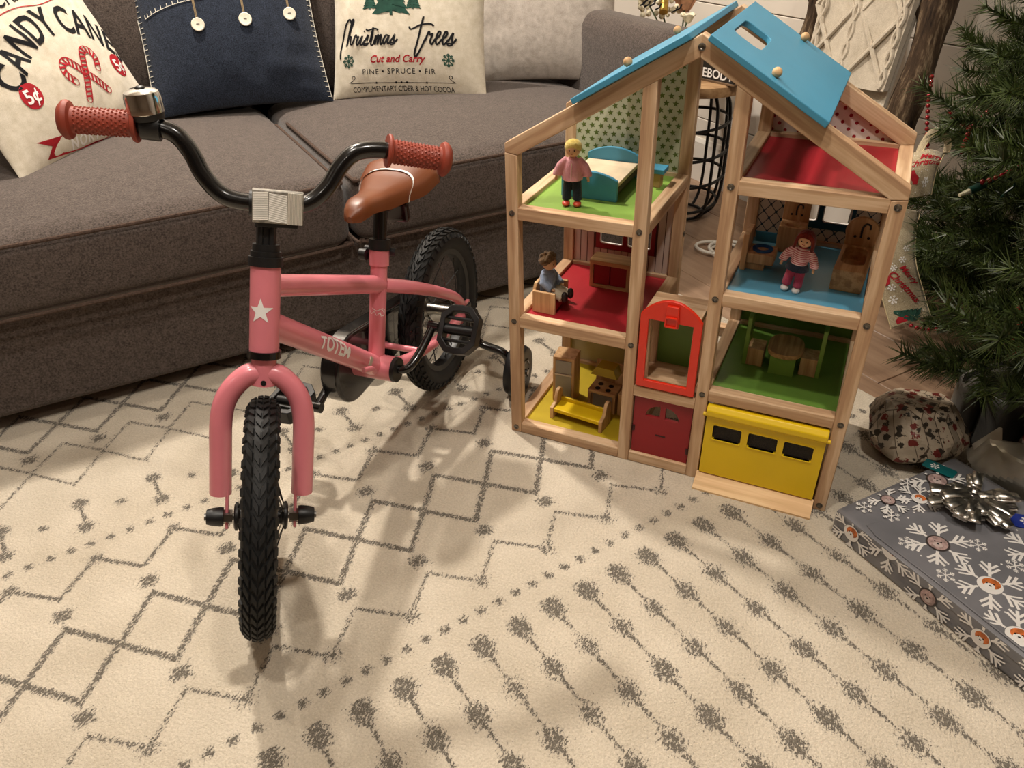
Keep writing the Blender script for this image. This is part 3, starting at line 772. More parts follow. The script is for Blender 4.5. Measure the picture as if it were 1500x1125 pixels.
for s_ in (1, -1):
    y = s_*.0455
    MB().prism([(onax(-.225).x-.005, onax(-.225).z), (onax(-.225).x+.012, onax(-.225).z), (WB+.011, wa-.014), (WB-.012, wa-.014)], -.0022, .0022, frame((1, 0, 0), (0, 0, 1), (0, -1, 0), (0, y, 0))).xf(STEER).obj('dropout', PINK, fork, .001)
    Mc = STEER @ Matrix.Translation((WB, s_*.050, wa)) @ Matrix.Rotation(-s_*PI/2, 4, 'X')
    MB().lathe([(.0135, 0), (.0140, .004), (.0128, .014), (.0105, .022), (.0085, .0225)], 12, Mc).obj('axle_cap', BLACKP, bike)
    MB().lathe([(.010, -.012), (.010, 0)], 6, Mc).obj('axle_nut', STEEL, bike)
    Mc = Matrix.Translation((0, s_*.057, .172)) @ Matrix.Rotation(-s_*PI/2, 4, 'X')
    MB().lathe([(.0135, 0), (.0140, .004), (.0128, .014), (.0105, .022), (.0085, .0225)], 12, Mc).obj('axle_cap', BLACKP, bike)
# --- stem, bar, grips, bell, reflector
bc = Vector((.497, 0, .577))
stm = MB(); stm.cyl(onax(.08), onax(.112), .0128, n=18)
stm.cyl(onax(.106), bc+Vector((0, 0, -.002)), .0148, n=18)
stm.cyl(bc+Vector((0, -.021, 0)), bc+Vector((0, .021, 0)), .0165, n=20)
for k in (-.007, .007): stm.cyl(onax(.082)+Vector((0, k, 0))+fx*.011, onax(.118)+Vector((0, k, 0))+fx*.011, .004, n=8)
stm.xf(STEER).obj('stem', BLACKP, bike, ang=50)
half = [(.497, 0, .577), (.496, .035, .578), (.492, .056, .584), (.484, .076, .603), (.474, .091, .628), (.467, .110, .646), (.462, .140, .651), (.458, .180, .648), (.455, .226, .645)]
barp = [(x, -y, z_) for x, y, z_ in half[:0:-1]] + half
bar = MB().tube(cat_rom(barp, 8), .0110, 16).xf(STEER).obj('handlebar', BLACK, bike, ang=60)
def grip(s_):
    a = Vector((.4605, s_*.150, .6505)); b = Vector((.4545, s_*.232, .6447)); d = b-a; L = d.length; d.normalize()
    M_ = STEER @ Matrix.Translation(a) @ d.to_track_quat('Z', 'Y').to_matrix().to_4x4()
    g_ = MB().lathe([(.0125, 0), (.021, 0), (.0222, .002), (.021, .005), (.0152, .007), (.0150, .010), (.0150, L-.012), (.0158, L-.010), (.0215, L-.008), (.0232, L-.004), (.0225, L-.001), (.017, L+.004), (.006, L+.005)], 26)
    o = g_.xf(M_).obj('grip', GRIP, bike, ang=45)
    st_ = MB()
    nr = 13; nc = 18
    for i in range(nr):
        zz = .012+(L-.027)*i/(nr-1)
        for k in range(nc):
            t = 2*PI*(k+.5*(i % 2))/nc; r = .0148; u = Vector((math.cos(t), math.sin(t), 0)); w = Vector((-math.sin(t), math.cos(t), 0)); c = u*r+Vector((0, 0, zz))
            e = .0021
            st_.add([c+w*e, c+Vector((0, 0, e)), c-w*e, c-Vector((0, 0, e)), c+u*.0019], [(0, 1, 4), (1, 2, 4), (2, 3, 4), (3, 0, 4)])
    t_ = st_.xf(M_).obj('grip_studs', GRIP, o, smooth=False); t_['kind'] = 'stuff'
grip(1); grip(-1)
bp_ = STEER @ Vector((.462, -.137, .651))
MB().cyl(STEER @ Vector((.4615, -.146, .651)), STEER @ Vector((.463, -.124, .651)), .0175, n=18).obj('bell_clamp', BLACKP, bike)
bl_ = MB().lathe([(.0195, .014), (.0212, .016), (.0214, .033), (.0198, .0395), (.014, .0425), (.004, .0435)], 28, Matrix.Translation(bp_+Vector((0, 0, 0)))).obj('bell', CHROME, bike, label='chrome bell')
MB().lathe([(.0195, .008), (.0205, .014), (.0205, .0155)], 24, Matrix.Translation(bp_)).obj('bell_base', BLACKP, bl_)
MB().sph(bp_+Vector((0, 0, .0435)), (.006, .006, .003)).obj('bell_screw', BLACKP, bl_)
# ribbed reflector in front of the stem
rfc = Vector((.520, .014, .584))
Mrf = STEER @ Matrix.Translation(rfc) @ Matrix.Rotation(math.radians(-8), 4, 'Y') @ Matrix.Rotation(PI/2, 4, 'Z') @ Matrix.Rotation(PI/2, 4, 'X')
REFL = mat('reflector_clear', '8a857b', .5, .1, .6, .2, 150)
rf = MB().box(-.031, .031, -.021, .021, -.0045, .0045).xf(Mrf).obj('reflector', REFL, bike, .0015, label='clear ribbed front reflector')
rb = MB()
for i in range(10): rb.cyl((.0125+i*.0018, -.020, .0048), (.0125+i*.0018, .020, .0048), .0009, n=6)
for i in range(30):
    for x0, x1, sg in ((-.030, -.012, 1), (-.011, .011, -1)):
        y = -.020+i*.00138
        if abs(y) < .0185: rb.cyl((x0, y, .0046), (x1, y+.0016*sg, .0046), .0005, n=4)
o = rb.xf(Mrf).obj('reflector_ribs', mat('rib_clear', 'd6d0c4', .4, .1, .6, 0), rf); o['kind'] = 'stuff'
MB().cbox((0, -.024, -.006), (.05, .006, .012)).xf(Mrf).obj('reflector_bracket', BLACKP, bike, .001)
# --- seat post, saddle
sdir = (STt-BB).normalized()
MB().cyl(STt+sdir*-.01, STt+sdir*.10, .0115, n=18).obj('seat_post', BLACK, bike)
MB().cyl(STt+sdir*.002, STt+sdir*.02, .0185, n=20).obj('seat_collar', BLACKP, bike)
cl = MB().cyl(STt+Vector((-.01, -.032, -.004)), STt+Vector((-.01, .026, -.004)), .0065, n=12); cl.cyl(STt+Vector((.012, -.03, -.004)), STt+Vector((.012, -.018, -.004)), .010, n=12)
cl.obj('seat_clamp', BLACKP, bike)
MB().rbox((.182, 0, .474), (.05, .045, .03), .008, 3).obj('saddle_clamp', BLACKP, bike)
def saddle(off=0., x_a=None, x_b=None):
    n = 30; m = 20; v = []; f = []
    xs = np.linspace(.302, .068, n)
    for i, x in enumerate(xs):
        t = i/(n-1)
        w = np.interp(t, [0, .04, .12, .3, .48, .65, .82, .95, 1], [.004, .016, .023, .028, .042, .063, .070, .054, .014])
        top = np.interp(t, [0, .06, .15, .35, .6, .8, 1], [.486, .499, .505, .501, .506, .518, .512])
        drop = np.interp(t, [0, .05, .3, .6, .85, 1], [.010, .022, .028, .033, .034, .018])
        for k in range(m):
            a = PI*k/(m-1); c_, s_ = math.cos(a), math.sin(a)
            y = (w+off)*math.copysign(abs(c_)**.75, c_); z_ = top-drop+(drop+off)*abs(s_)**.6
            v.append((x, y, z_))
    for i in range(n-1):
        for k in range(m-1): f.append((i*m+k, i*m+k+1, (i+1)*m+k+1, (i+1)*m+k))
    for i in range(n-1): f.append((i*m, (i+1)*m, (i+1)*m+m-1, i*m+m-1))
    f.append(tuple(range(m))); f.append(tuple(range((n-1)*m, n*m))[::-1])
    return v, f, m, n
v, f, m_, n_ = saddle()
sad = MB().add(v, f).obj('saddle', SADDLE, bike, ang=75, label='brown leather look saddle')
v, f, m_, n_ = saddle(.0012)
# white piping bands across the back of the saddle
bd = MB()
for i0 in (19,):
    P = [Vector(v[min(n_-1, int(round(i0+5.5*math.sin(PI*k/(m_-1)))))*m_+k]) for k in range(m_)]
    q = []
    for k in range(m_):
        t = 14.5+5.*math.sin(PI*k/(m_-1))**1.5; a = int(t); u = t-a
        q.append(Vector(v[a*m_+k])*(1-u)+Vector(v[(a+1)*m_+k])*u)
    for k in range(m_-1):
        wv = Vector((.0032 if 4 < k < 15 else .0024, 0, 0)); bd.add([q[k]+wv, q[k]-wv, q[k+1]-wv, q[k+1]+wv], [(0, 1, 2, 3)])
bd.obj('saddle_band', WHITEP, sad, ang=180)
MB().rbox((.078, 0, .482), (.02, .11, .012), .004, 3).obj('saddle_base', BLACKP, sad)
rr_ = MB().rbox((.150, 0, .440), (.012, .05, .036), .004, 3).obj('rear_reflector', mat('red_lens', '2a0708', .2), bike)
# --- cranks, pedals, chain guard
CA = math.radians(152)                       # left crank points backwards and up
def crank(s_, ang):
    e = BB+Vector((math.cos(ang)*.098, s_*.075, math.sin(ang)*.098))
    d = Vector((math.cos(ang), 0, math.sin(ang)))
    MB().tube(cat_rom([BB+Vector((0, s_*.030, 0)), BB+Vector((0, s_*.056, 0))+d*.004, BB+Vector((0, s_*.066, 0))+d*.022, BB+Vector((0, s_*.072, 0))+d*.06, e], 6), .0075, 12).obj('crank_arm', BLACK, bike)
    MB().cyl(BB+Vector((0, s_*.034, 0)), BB+Vector((0, s_*.043, 0)), .022, n=24).obj('bearing_cap', BLACKP, bike)
    MB().cyl(e+Vector((0, -s_*.008, 0)), e+Vector((0, s_*.012, 0)), .0095, n=14).obj('pedal_eye', BLACK, bike)
    c = e+Vector((0, s_*.052, 0)); px, py = .044, .036
    outer = [(px*.55, py), (px*.2, py*1.0), (-px*.2, py), (-px*.55, py), (-px*.95, py*.55), (-px, 0), (-px*.95, -py*.55), (-px*.55, -py), (-px*.2, -py), (px*.2, -py), (px*.55, -py), (px*.95, -py*.55), (px, 0), (px*.95, py*.55)]
    inner = [(x*.74, y*.74) for x, y in outer]
    Mp = Matrix.Translation(c) @ Matrix.Rotation(math.radians(52 if s_ > 0 else 5), 4, 'Y')
    pd = MB().ring(outer, inner, -.0125, .0125, Mp)
    pd.cyl(Mp @ Vector((0, -py, 0)), Mp @ Vector((0, py, 0)), .0095, n=12)
    for x in (-.02, .02): pd.cbox(Mp @ Vector((x, 0, 0)), (.005, py*1.7, .016), Mp.to_3x3())
    pd.obj('pedal', BLACKP, bike, .0012)
crank(1, CA); crank(-1, CA-PI)
cg = MB()
def guard_pts(r, off=0):
    c0 = (BB.x+.005, BB.z-.004); c1 = (.02, .176); r1 = r*.58; P = []
    for t in np.linspace(-.5*PI-.0, .55*PI, 18): P.append((c0[0]+r*math.cos(t), c0[1]+r*math.sin(t)))
    for t in np.linspace(.55*PI, 1.5*PI, 14): P.append((c1[0]+r1*math.cos(t), c1[1]+r1*math.sin(t)))
    return P
GP = guard_pts(.066)
cg.prism(GP, .036, .072, frame((1, 0, 0), (0, 0, 1), (0, -1, 0), (0, 0, 0)))
cg.obj('chain_guard', BLACK, bike, .006, seg=3)
# --- training wheels
def trainer(s_):
    c = Vector((.004, s_*.168, .055))
    MB().tube(cat_rom([(.0, s_*.060, .180), (.0, s_*.064, .150), (.0, s_*.080, .110), (.0, s_*.100, .100), (.002, s_*.132, .094), (.003, s_*.146, .080), (.004, s_*.148, .055)], 6), .0085, 12).obj('training_wheel_bracket', BLACK, bike)
    MB().cbox((.006, s_*.064, .165), (.024, .005, .06)).obj('bracket_plate', BLACKP, bike, .001)
    Mt = Matrix.Translation(c) @ Matrix.Rotation(PI/2, 4, 'X')
    w = MB().lathe([(.010, -.016), (.030, -.015), (.040, -.017), (.050, -.016), (.0545, -.008), (.055, 0), (.0545, .008), (.050, .016), (.040, .017), (.030, .015), (.010, .016)], 36, Mt).obj('training_wheel', BLACKP, bike)
    for i in range(5):
        a = 2*PI*i/5; MB().cbox(Mt @ Vector((.024*math.cos(a), .024*math.sin(a), s_*-.015)), (.004, .004, .02), Matrix.Rotation(-a, 3, 'Y')).obj('wheel_rib', BLACK, w)
    MB().cyl(c+Vector((0, -.022, 0)), c+Vector((0, .022, 0)), .006, n=10).obj('wheel_bolt', STEEL, w)
trainer(1); trainer(-1)
# ------------------------------------------------------------------ dollhouse
house = thing('dollhouse', 'open wooden dollhouse of four storeys with blue roof panels and yellow garage', 'dollhouse')
HW, HD, B = .5906, .2865, .021
XA0, XA1, XB0, XB1 = .219, .240, .3485, .3695
L0, L1, L2 = .0115, .2476, .4519
R0, R1, R2, R3 = .0105, .1807, .3608, .5413
EAVE, APX, SLP = .567, .2953, .593
roofz = lambda x: EAVE + SLP*(x if x <= APX else HW-x)
RA = math.atan(SLP); RW = .026
bv = .0013
def post(x0, x1, y0, y1, z1a, z1b):
    m = MB().add([(x0,y0,0),(x1,y0,0),(x1,y1,0),(x0,y1,0),(x0,y0,z1a),(x1,y0,z1b),(x1,y1,z1b),(x0,y1,z1a)], [(3,2,1,0),(4,5,6,7),(0,1,5,4),(1,2,6,5),(2,3,7,6),(3,0,4,7)])
    return m.obj('post', WZ, house, bv)
und = RW/math.cos(RA)
for y0, y1 in ((0, B), (HD-B, HD)):
    post(0, B, y0, y1, roofz(0)-und*.0-.0145, roofz(B)-und)
    post(HW-B, HW, y0, y1, roofz(HW-B)-und, roofz(HW)-.0145)
    post(XA0, XA1, y0, y1, roofz(XA0)-und, roofz(XA1)-und)
    post(XB0, XB1, y0, y1, roofz(XB0)-und, roofz(XB1)-und)
    # rafters with a mitred ridge
    for sg in (1, -1):
        fx_ = (lambda x: x) if sg > 0 else (lambda x: HW-x)
        q = [(0, EAVE), (APX, roofz(APX)), (APX, roofz(APX)-und), (B*1.05, EAVE+SLP*B*1.05-und), (0, EAVE-.0145)]
        q = [(fx_(x), z_) for x, z_ in q]
        if sg < 0: q = q[::-1]
        Mq = Matrix.Rotation(-RA*sg, 4, 'Y'); rb_ = MB().prism(q, 0, y1-y0, XZ(y1)).xf(Mq.inverted()).obj('rafter', WX, house, bv); rb_.matrix_local = Mq
def rail_x(x0, x1, zc, y0=0., h=B): MB().box(x0, x1, y0, y0+B, max(0, zc-h/2), zc+h/2).obj('rail', WX, house, bv)
def rail_y(x0, zc, h=B): MB().box(x0, x0+B, B, HD-B, max(0, zc-h/2), zc+h/2).obj('rail', WY, house, bv)
for zc in (L0, L1, L2):
    for y in (0, HD-B): rail_x(B, XA0, zc, y)
    rail_y(0, zc); rail_y(XA0, zc)
for zc in (R0, R1, R2, R3):
    for y in (0, HD-B):
        if not (zc == R0 and y == 0): rail_x(XB1, HW-B, zc, y)
    rail_y(XB0, zc); rail_y(HW-B, zc)
for zc in (L0, .158):
    for y in (0, HD-B): rail_x(XA1, XB0, zc, y)
# screws
SCR = mat('screw_dark', '6f6a62', .28, .9, .5, .1, 300)
def screw(x, z_, y=0.):
    sm = MB().lathe([(.0052, -.0002), (.0052, .0010), (.0044, .0014), (.0030, .0010), (.0022, .0003), (.0005, .0003)], 16)
    sm.xf(Matrix.Translation((x, y, z_)) @ Matrix.Rotation(PI/2, 4, 'X')).obj('screw', SCR, house)
for x, zs in ((.0105, (L0, L1, L2)), (.2295, (L1, L2)), (.359, (R1, R2, R3)), (.5801, (R0, R1, R2, R3)), (.2963, (.7256,))):
    for z_ in zs: screw(x, z_)
s_ = MB().lathe([(.0052, -.0002), (.0052, .0010), (.0044, .0014), (.0030, .0010), (.0022, .0003), (.0005, .0003)], 16)
s_.xf(Matrix.Translation((XA1, HD-B/2, .345)) @ Matrix.Rotation(PI/2, 4, 'Y')).obj('screw', SCR, house)
# floors
def floorp(x0, x1, zc, m): MB().box(x0+.0005, x1-.0005, .018, HD-.018, zc-.002, zc+.0035).obj('floor_panel', m, house)
for zc, m in ((L0, DYEL), (L1, DRED), (L2, GRN)): floorp(B-.004, XA0+.004, zc, m)
for zc, m in ((R0, WX), (R1, DGRN), (R2, FBLUE), (R3, DRED)): floorp(XB1-.004, HW-B+.004, zc, m)
# --- printed back panels
YB = HD-.014
STARWALL = mat('star_wallpaper', 'c3c6ae', .6, 0, .3, .03, 20)
po = [(B, L2+.0105), (XA0, L2+.0105), (XA0, roofz(XA0)-und), (B, roofz(B)-und)]
pnl = MB().prism(po, 0, .004, XZ(YB)).obj('back_panel', STARWALL, house, label='pale wallpaper panel with green stars')
sts = MB(); j = 0; z_ = L2+.018
while z_ < .70:
    x = B+.006+(.0085 if j % 2 else 0)
    while x < XA0-.004:
        if z_ < roofz(x)-und-.006:
            g = poly_fan(star_pts((x, z_), .0060, .45, 5, 90+8*(j % 3))); sts.add(g.v, g.f)
        x += .0168
    z_ += .0125; j += 1
o = sts.xf(XZ(YB-.0043)).obj('star_print', STARP, pnl, smooth=False); o['kind'] = 'stuff'
# striped living room with a red window
STRP = mat('plank_print', 'cbb8ac', .6, 0, .3, .04, 20); DLINE = mat('line_print', '5d3a34', .6, 0, .3, .05, 20)
z0, z1 = L1+.0105, L2-.0105
wx0, wx1, wz0, wz1 = .068, .188, .293, .362
lv = MB()
for a, b, c, d in ((B, wx0, z0, z1), (wx1, XA0, z0, z1), (wx0, wx1, z0, wz0), (wx0, wx1, wz1, z1)): lv.box(a, b, YB, YB+.003, c, d)
lv = lv.obj('back_panel', DLINE, house, label='panel printed with pale vertical boards')
x = B+.001
while x < XA0-.004:
    x2 = min(x+.0125, XA0-.001)
    for c, d in (((z0, z1),) if (x2 < wx0 or x > wx1) else ((z0, wz0-.002), (wz1+.002, z1))):
        MB().box(x, x2, YB-.0012, YB, c, d).obj('printed_board', STRP, lv)
    x += .0142
wi = MB()
for a, b in ((wx0+.008, (wx0+wx1)/2-.004), ((wx0+wx1)/2+.004, wx1-.008)):
    inn = rrect(a, b, wz0+.010, wz1-.006, .005, 3); mid = (wx0+wx1)/2
    out = match_rect(inn, wx0 if a < mid-.02 else mid, mid if a < mid-.02 else wx1, wz0, wz1)
    wi.ring(out, inn, 0, .005, XZ(YB+.002))
wi = wi.obj('window_frame', RED, lv)
for a, b in ((wx0+.008, (wx0+wx1)/2-.004), ((wx0+wx1)/2+.004, wx1-.008)):
    MB().ring(rrect(a, b, wz0+.010, wz1-.006, .005, 3), rrect(a+.0018, b-.0018, wz0+.0118, wz1-.0078, .004, 3), 0, .0045, XZ(YB+.002)).obj('window_edge', WHITEP, lv)
# kitchen
z0, z1 = L0+.0105, L1-.0105
kp = MB().box(B, XA0, YB, YB+.003, z0, z1).obj('back_panel', mat('kitchen_wall', 'b3ab92', .6, 0, .3, .03, 10), house, label='beige kitchen wall panel')
# attic with red dots
def dots_mat():
    t = NT('dot_wallpaper'); c = t.new('TexCoord'); sx = t.new('SeparateXYZ'); t.link(c.outputs['Object'], sx.inputs[0])
    P = .0152; X = t.math('MULTIPLY', sx.outputs[0], 1/P); Z = t.math('MULTIPLY', sx.outputs[2], 1/P)
    U = t.math('ADD', X, Z); V = t.math('SUBTRACT', X, Z)
    fu = t.math('SUBTRACT', t.math('FRACT', t.math('MULTIPLY', U, .7)), .5); fv = t.math('SUBTRACT', t.math('FRACT', t.math('MULTIPLY', V, .7)), .5)
    d = t.math('SQRT', t.math('ADD', t.math('MULTIPLY', fu, fu), t.math('MULTIPLY', fv, fv)))
    t.col(t.mix(t.math('LESS_THAN', d, .19), 'd9cdc6', '8f1822')); return t.set(.6, 0, .3)
po = [(XB1, R3+.0105), (HW-B, R3+.0105), (HW-B, roofz(HW-B)-und*.6), (XB1, roofz(XB1)-und*.9)]
MB().prism(po, 0, .003, XZ(YB+.008)).obj('back_panel', dots_mat(), house, label='white attic panel with red polka dots')
# bathroom lattice with teal windows
def lattice_mat():
    t = NT('tile_wallpaper'); c = t.new('TexCoord'); sx = t.new('SeparateXYZ'); t.link(c.outputs['Object'], sx.inputs[0])
    P = 1/.0205; U = t.math('ADD', t.math('MULTIPLY', sx.outputs[0], P), t.math('MULTIPLY', sx.outputs[2], P*.82)); V = t.math('SUBTRACT', t.math('MULTIPLY', sx.outputs[0], P), t.math('MULTIPLY', sx.outputs[2], P*.82))
    a = t.math('ABSOLUTE', t.math('SUBTRACT', t.math('FRACT', U), .5)); b = t.math('ABSOLUTE', t.math('SUBTRACT', t.math('FRACT', V), .5))
    e = t.math('GREATER_THAN', t.math('MAXIMUM', a, b), .455); corner = t.math('GREATER_THAN', t.math('ADD', a, b), .80)
    t.col(t.mix(t.math('MAXIMUM', e, corner), 'd2cabd', '25455a')); return t.set(.5, 0, .35)
z0, z1 = R2+.0105, R3-.0105; wx0, wx1, wz0, wz1 = .418, .530, .394, .470
bt = MB()
for a, b, c, d in ((XB1, wx0, z0, z1), (wx1, HW-B, z0, z1), (wx0, wx1, z0, wz0), (wx0, wx1, wz1, z1)): bt.box(a, b, YB, YB+.003, c, d)
bt = bt.obj('back_panel', lattice_mat(), house, label='bathroom panel printed with blue diamond lattice')
wi = MB(); mid = (wx0+wx1)/2
for a, b, c, d in ((wx0+.006, mid-.004, wx0, mid), (mid+.004, wx1-.006, mid, wx1)):
    inn = rrect(a, b, wz0+.012, wz1-.008, .005, 3); wi.ring(match_rect(inn, c, d, wz0, wz1), inn, 0, .005, XZ(YB+.002))
wi.obj('window_frame', TEAL, bt)
for a, b in ((wx0+.006, mid-.004), (mid+.004, wx1-.006)):
    MB().ring(rrect(a, b, wz0+.012, wz1-.008, .005, 3), rrect(a+.0016, b-.0016, wz0+.0136, wz1-.0096, .004, 3), 0, .0045, XZ(YB+.002)).obj('window_edge', WHITEP, bt)
# dining room: green panel
dpn = MB().box(XB1, HW-B, YB, YB+.003, R1+.0105, R2-.0105).obj('back_panel', DGRN, house, label='green dining room panel with pale slats')
for i in range(22):
    x = XB1+.010+i*.0085
    MB().box(x, x+.0028, YB-.0015, YB, R1+.036, R1+.10).obj('printed_slat', GRN, dpn)
MB().box(XB1, HW-B, YB-.003, YB, R1+.032, R1+.0365).obj('slat_rail', WSX, dpn)
# garage: dark back
MB().box(XB1, HW-B, YB, YB+.003, R0+.0105, R1-.0105).obj('back_panel', wood('garage_back', 0, '5d4630', '806345', '6d543a'), house)
# --- roof panels
for sg in (1, -1):
    Rm = Matrix.Translation((APX, 0, roofz(APX)+.001)) @ (Matrix.Rotation(RA, 4, 'Y') if sg > 0 else (Matrix.Rotation(PI, 4, 'Z') @ Matrix.Rotation(RA, 4, 'Y')))
    # local x runs down the slope, y along the ridge, z out of the roof
    ys = (-.016, .296) if sg > 0 else (-.296, .016)
    if sg > 0:
        inn = rrect(.027, .074, .066, .162, .012, 4); out = match_rect(inn, .012, .204, ys[0], ys[1])
        pn = MB().ring(out, inn, 0, .009, Rm)
    else: pn = MB().box(.012, .204, ys[0], ys[1], 0, .009).xf(Rm)
    pn = pn.obj('roof_panel', BLUE, house, .0012, label='sky blue roof panel' + (' with a skylight hole' if sg > 0 else ''))
    for yy in (.005, .275):
        MB().sph(Rm @ Vector((.110, yy*sg, .0145)), .0068).obj('knob', WS, pn)
# --- lift with red frame
LX0, LX1, LZ0 = .2430, .3455, .1725
lift = MB()
inn = [(LX0+.014, LZ0+.018), (LX1-.014, LZ0+.018), (LX1-.014, .3055), (LX0+.014, .3055)]
arc = [(LX0+(LX1-LX0)*k/12, .314+.031*math.sin(PI*k/12)**.8) for k in range(12, -1, -1)]
outer = [(LX0, LZ0), (LX1, LZ0), (LX1, .30)] + arc + [(LX0, .30)]
inn2 = [(LX0+.014, LZ0+.014), (LX1-.014, LZ0+.014), (LX1-.014, .28)] + [(LX0+.014+(LX1-LX0-.028)*k/12, .306) for k in range(12, -1, -1)] + [(LX0+.014, .28)]
lf = MB().ring(outer, inn2, 0, .007, XZ(.004)).obj('elevator_frame', ORED, house, .0012, label='bright red arched elevator frame')
hx = (LX0+LX1)/2+.002
MB().prism([(hx-.012, .300), (hx+.012, .300), (hx+.010, .3385), (hx-.010, .3385)], 0, .006, XZ(-.003)).obj('lift_handle', ORED, lf, .0012)
MB().ring(rrect(hx-.0105, hx+.0105, .302, .320, .003, 2), rrect(hx-.0085, hx+.0085, .304, .318, .002, 2), 0, .004, XZ(-.009)).obj('handle_lip', ORED, lf)
EY = .078
for a in (LX0+.004, LX1-.016): MB().box(a, a+.012, .006, .018, LZ0+.010, .306).obj('elevator_post', WZ, lf, .001)
for a in (LX0+.004, LX1-.016): MB().box(a, a+.012, EY-.012, EY, LZ0+.010, .306).obj('elevator_post', WZ, lf, .001)
MB().box(LX0+.004, LX1-.004, .012, EY, LZ0+.002, LZ0+.010).obj('elevator_floor', WX, lf, .001)
MB().box(LX0+.004, LX1-.004, .006, EY, .306, .318).obj('elevator_top', WX, lf, .001)
MB().box(LX0+.016, LX1-.016, EY-.005, EY-.001, LZ0+.010, .306).obj('elevator_back', DGRN, lf)
# --- red front door with two fan windows
DX0, DX1, DZ0, DZ1 = .2425, .3465, .0225, .1465
dr = MB(); dr.box(DX0, DX1, .006, .013, DZ0, .096)
mid = (DX0+DX1)/2
for sg in (-1, 1):
    cx = mid+sg*.0045; r = .026
    inn = [(cx, .106), (cx+sg*r*.5, .106), (cx+sg*r, .106)] + [(cx+sg*r*math.cos(t), .106+r*math.sin(t)) for t in np.linspace(.2, PI/2, 8)] + [(cx, .119)]
    if sg < 0: inn = inn[::-1]
    dr.ring(match_rect(inn, mid if sg > 0 else DX0, DX1 if sg > 0 else mid, .096, DZ1), inn, 0, .007, XZ(.013))
dr = dr.obj('front_door', RED, house, label='dark red front door with fan windows')
MB().box(mid-.009, mid+.009, .0052, .0062, .068, .0705).obj('mail_slot', mat('slot_dark', '2c0709', .6), dr)
for sg, zz in ((-1, .075), (1, .05)): MB().cyl((mid+sg*.0505, .0065, zz-.006), (mid+sg*.0505, .0065, zz+.006), .003, n=8).obj('hinge_notch', mat('slot_dark2', '3a0a0d', .6), dr)
# --- garage door hung from a rod, ramp in front
GX0, GX1 = .3725, .5665
gd = MB(); gy0, gy1 = -.004, .004; rows = ((.386, .434), (.445, .493), (.5035, .5505))
gd.box(GX0, GX1, gy0, gy1, .0215, .0985); gd.box(GX0, GX1, gy0, gy1, .1285, .150)
xs = [GX0] + [q for r_ in rows for q in r_] + [GX1]
for a, b in zip(xs[0::2], xs[1::2]): gd.box(a, b, gy0, gy1, .0985, .1285)
gd = gd.obj('garage_door', YEL, house, label='yellow garage door with three windows')
MB().prism([(.142, -.0045), (.142, .006), (.1655, .006), (.1655, -.004), (.158, -.0105), (.148, -.0105)], GX0-.001, GX1+.001, frame((0, 0, 1), (0, 1, 0), (1, 0, 0), (0, 0, 0))).obj('hinge_cover', YEL, gd, .0015)
for x in (GX0, GX1): MB().cyl((x-.006, -.005, .1475), (x+.006, -.005, .1475), .0035, n=10).obj('hinge_pin', YEL, gd)
MESH = NT('garage_shade'); vv = MESH.coord(); nn = MESH.noise(vv, 900, 2, .7); MESH.col(MESH.ramp(nn, [(.45, '080606'), (.75, '4c4038')])); MESH.bump(nn, .8, .002); MESH = MESH.set(.5)
for a, b in rows:
    MB().box(a, b, .0005, .003, .0985, .1285).obj('shade_fill', MESH, gd)  # dark speckled sheet stands in for the shaded garage behind the open window
    MB().ring(rrect(a-.002, b+.002, .0965, .1305, .003, 2), rrect(a, b, .0985, .1285, .003, 2), 0, .0062, XZ(.001)).obj('window_lip', YEL, gd)
MB().add([(.3685, .0, .0200), (.5695, .0, .0200), (.5695, -.0315, .0035), (.3685, -.0315, .0035), (.3685, 0, .012), (.5695, 0, .012), (.5695, -.0315, .0), (.3685, -.0315, .0)],
         [(3, 2, 1, 0)[::-1], (4, 5, 6, 7)[::-1], (0, 1, 5, 4), (1, 2, 6, 5), (2, 3, 7, 6), (3, 0, 4, 7)]).obj('ramp', wood('ramp_pine', 0, 'cfa878', 'e8c696', 'dcb686'), house, label='pale wooden ramp in front of the garage')
# ------------------------------------------------------------------ dollhouse furniture
F0, F1, F2 = L0+.0035, L1+.0035, L2+.0035; G1, G2, G3 = R1+.0035, R2+.0035, R3+.0035
def arch(x0, x1, h0, h1, n=10): return [(x0, 0), (x1, 0)] + [(x1+(x0-x1)*k/n, h0+(h1-h0)*math.sin(PI*k/n)**.8) for k in range(n+1)]
# bed
bed = thing('toy_bed', 'blue wooden toy bed with pale mattress in the top left room', 'toy bed', (.108, .170, F2))
MB().prism(arch(-.050, .050, .036, .048), 0, .007, XZ(-.062)).obj('footboard', BLUE, bed, .001)
MB().prism(arch(-.050, .050, .038, .052), 0, .007, XZ(.069)).obj('headboard', BLUE, bed, .001)
MB().box(-.047, .047, -.062, .062, .021, .028).obj('mattress', mat('mattress_pale', 'dcc7a8', .7), bed, .001)
MB().box(-.047, .047, -.062, .062, .010, .021).obj('bed_base', mat('bed_dark', '3a2c22', .7), bed)
ns = thing('toy_nightstand', 'small toy nightstand with blue top beside the blue bed', 'toy table', (.198, .208, F2))
MB().box(-.0145, .0145, -.016, .016, .026, .034).obj('top', BLUE, ns, .0008)
MB().box(-.0075, .0075, -.010, .010, 0, .026).obj('pedestal', WS, ns, .0008)
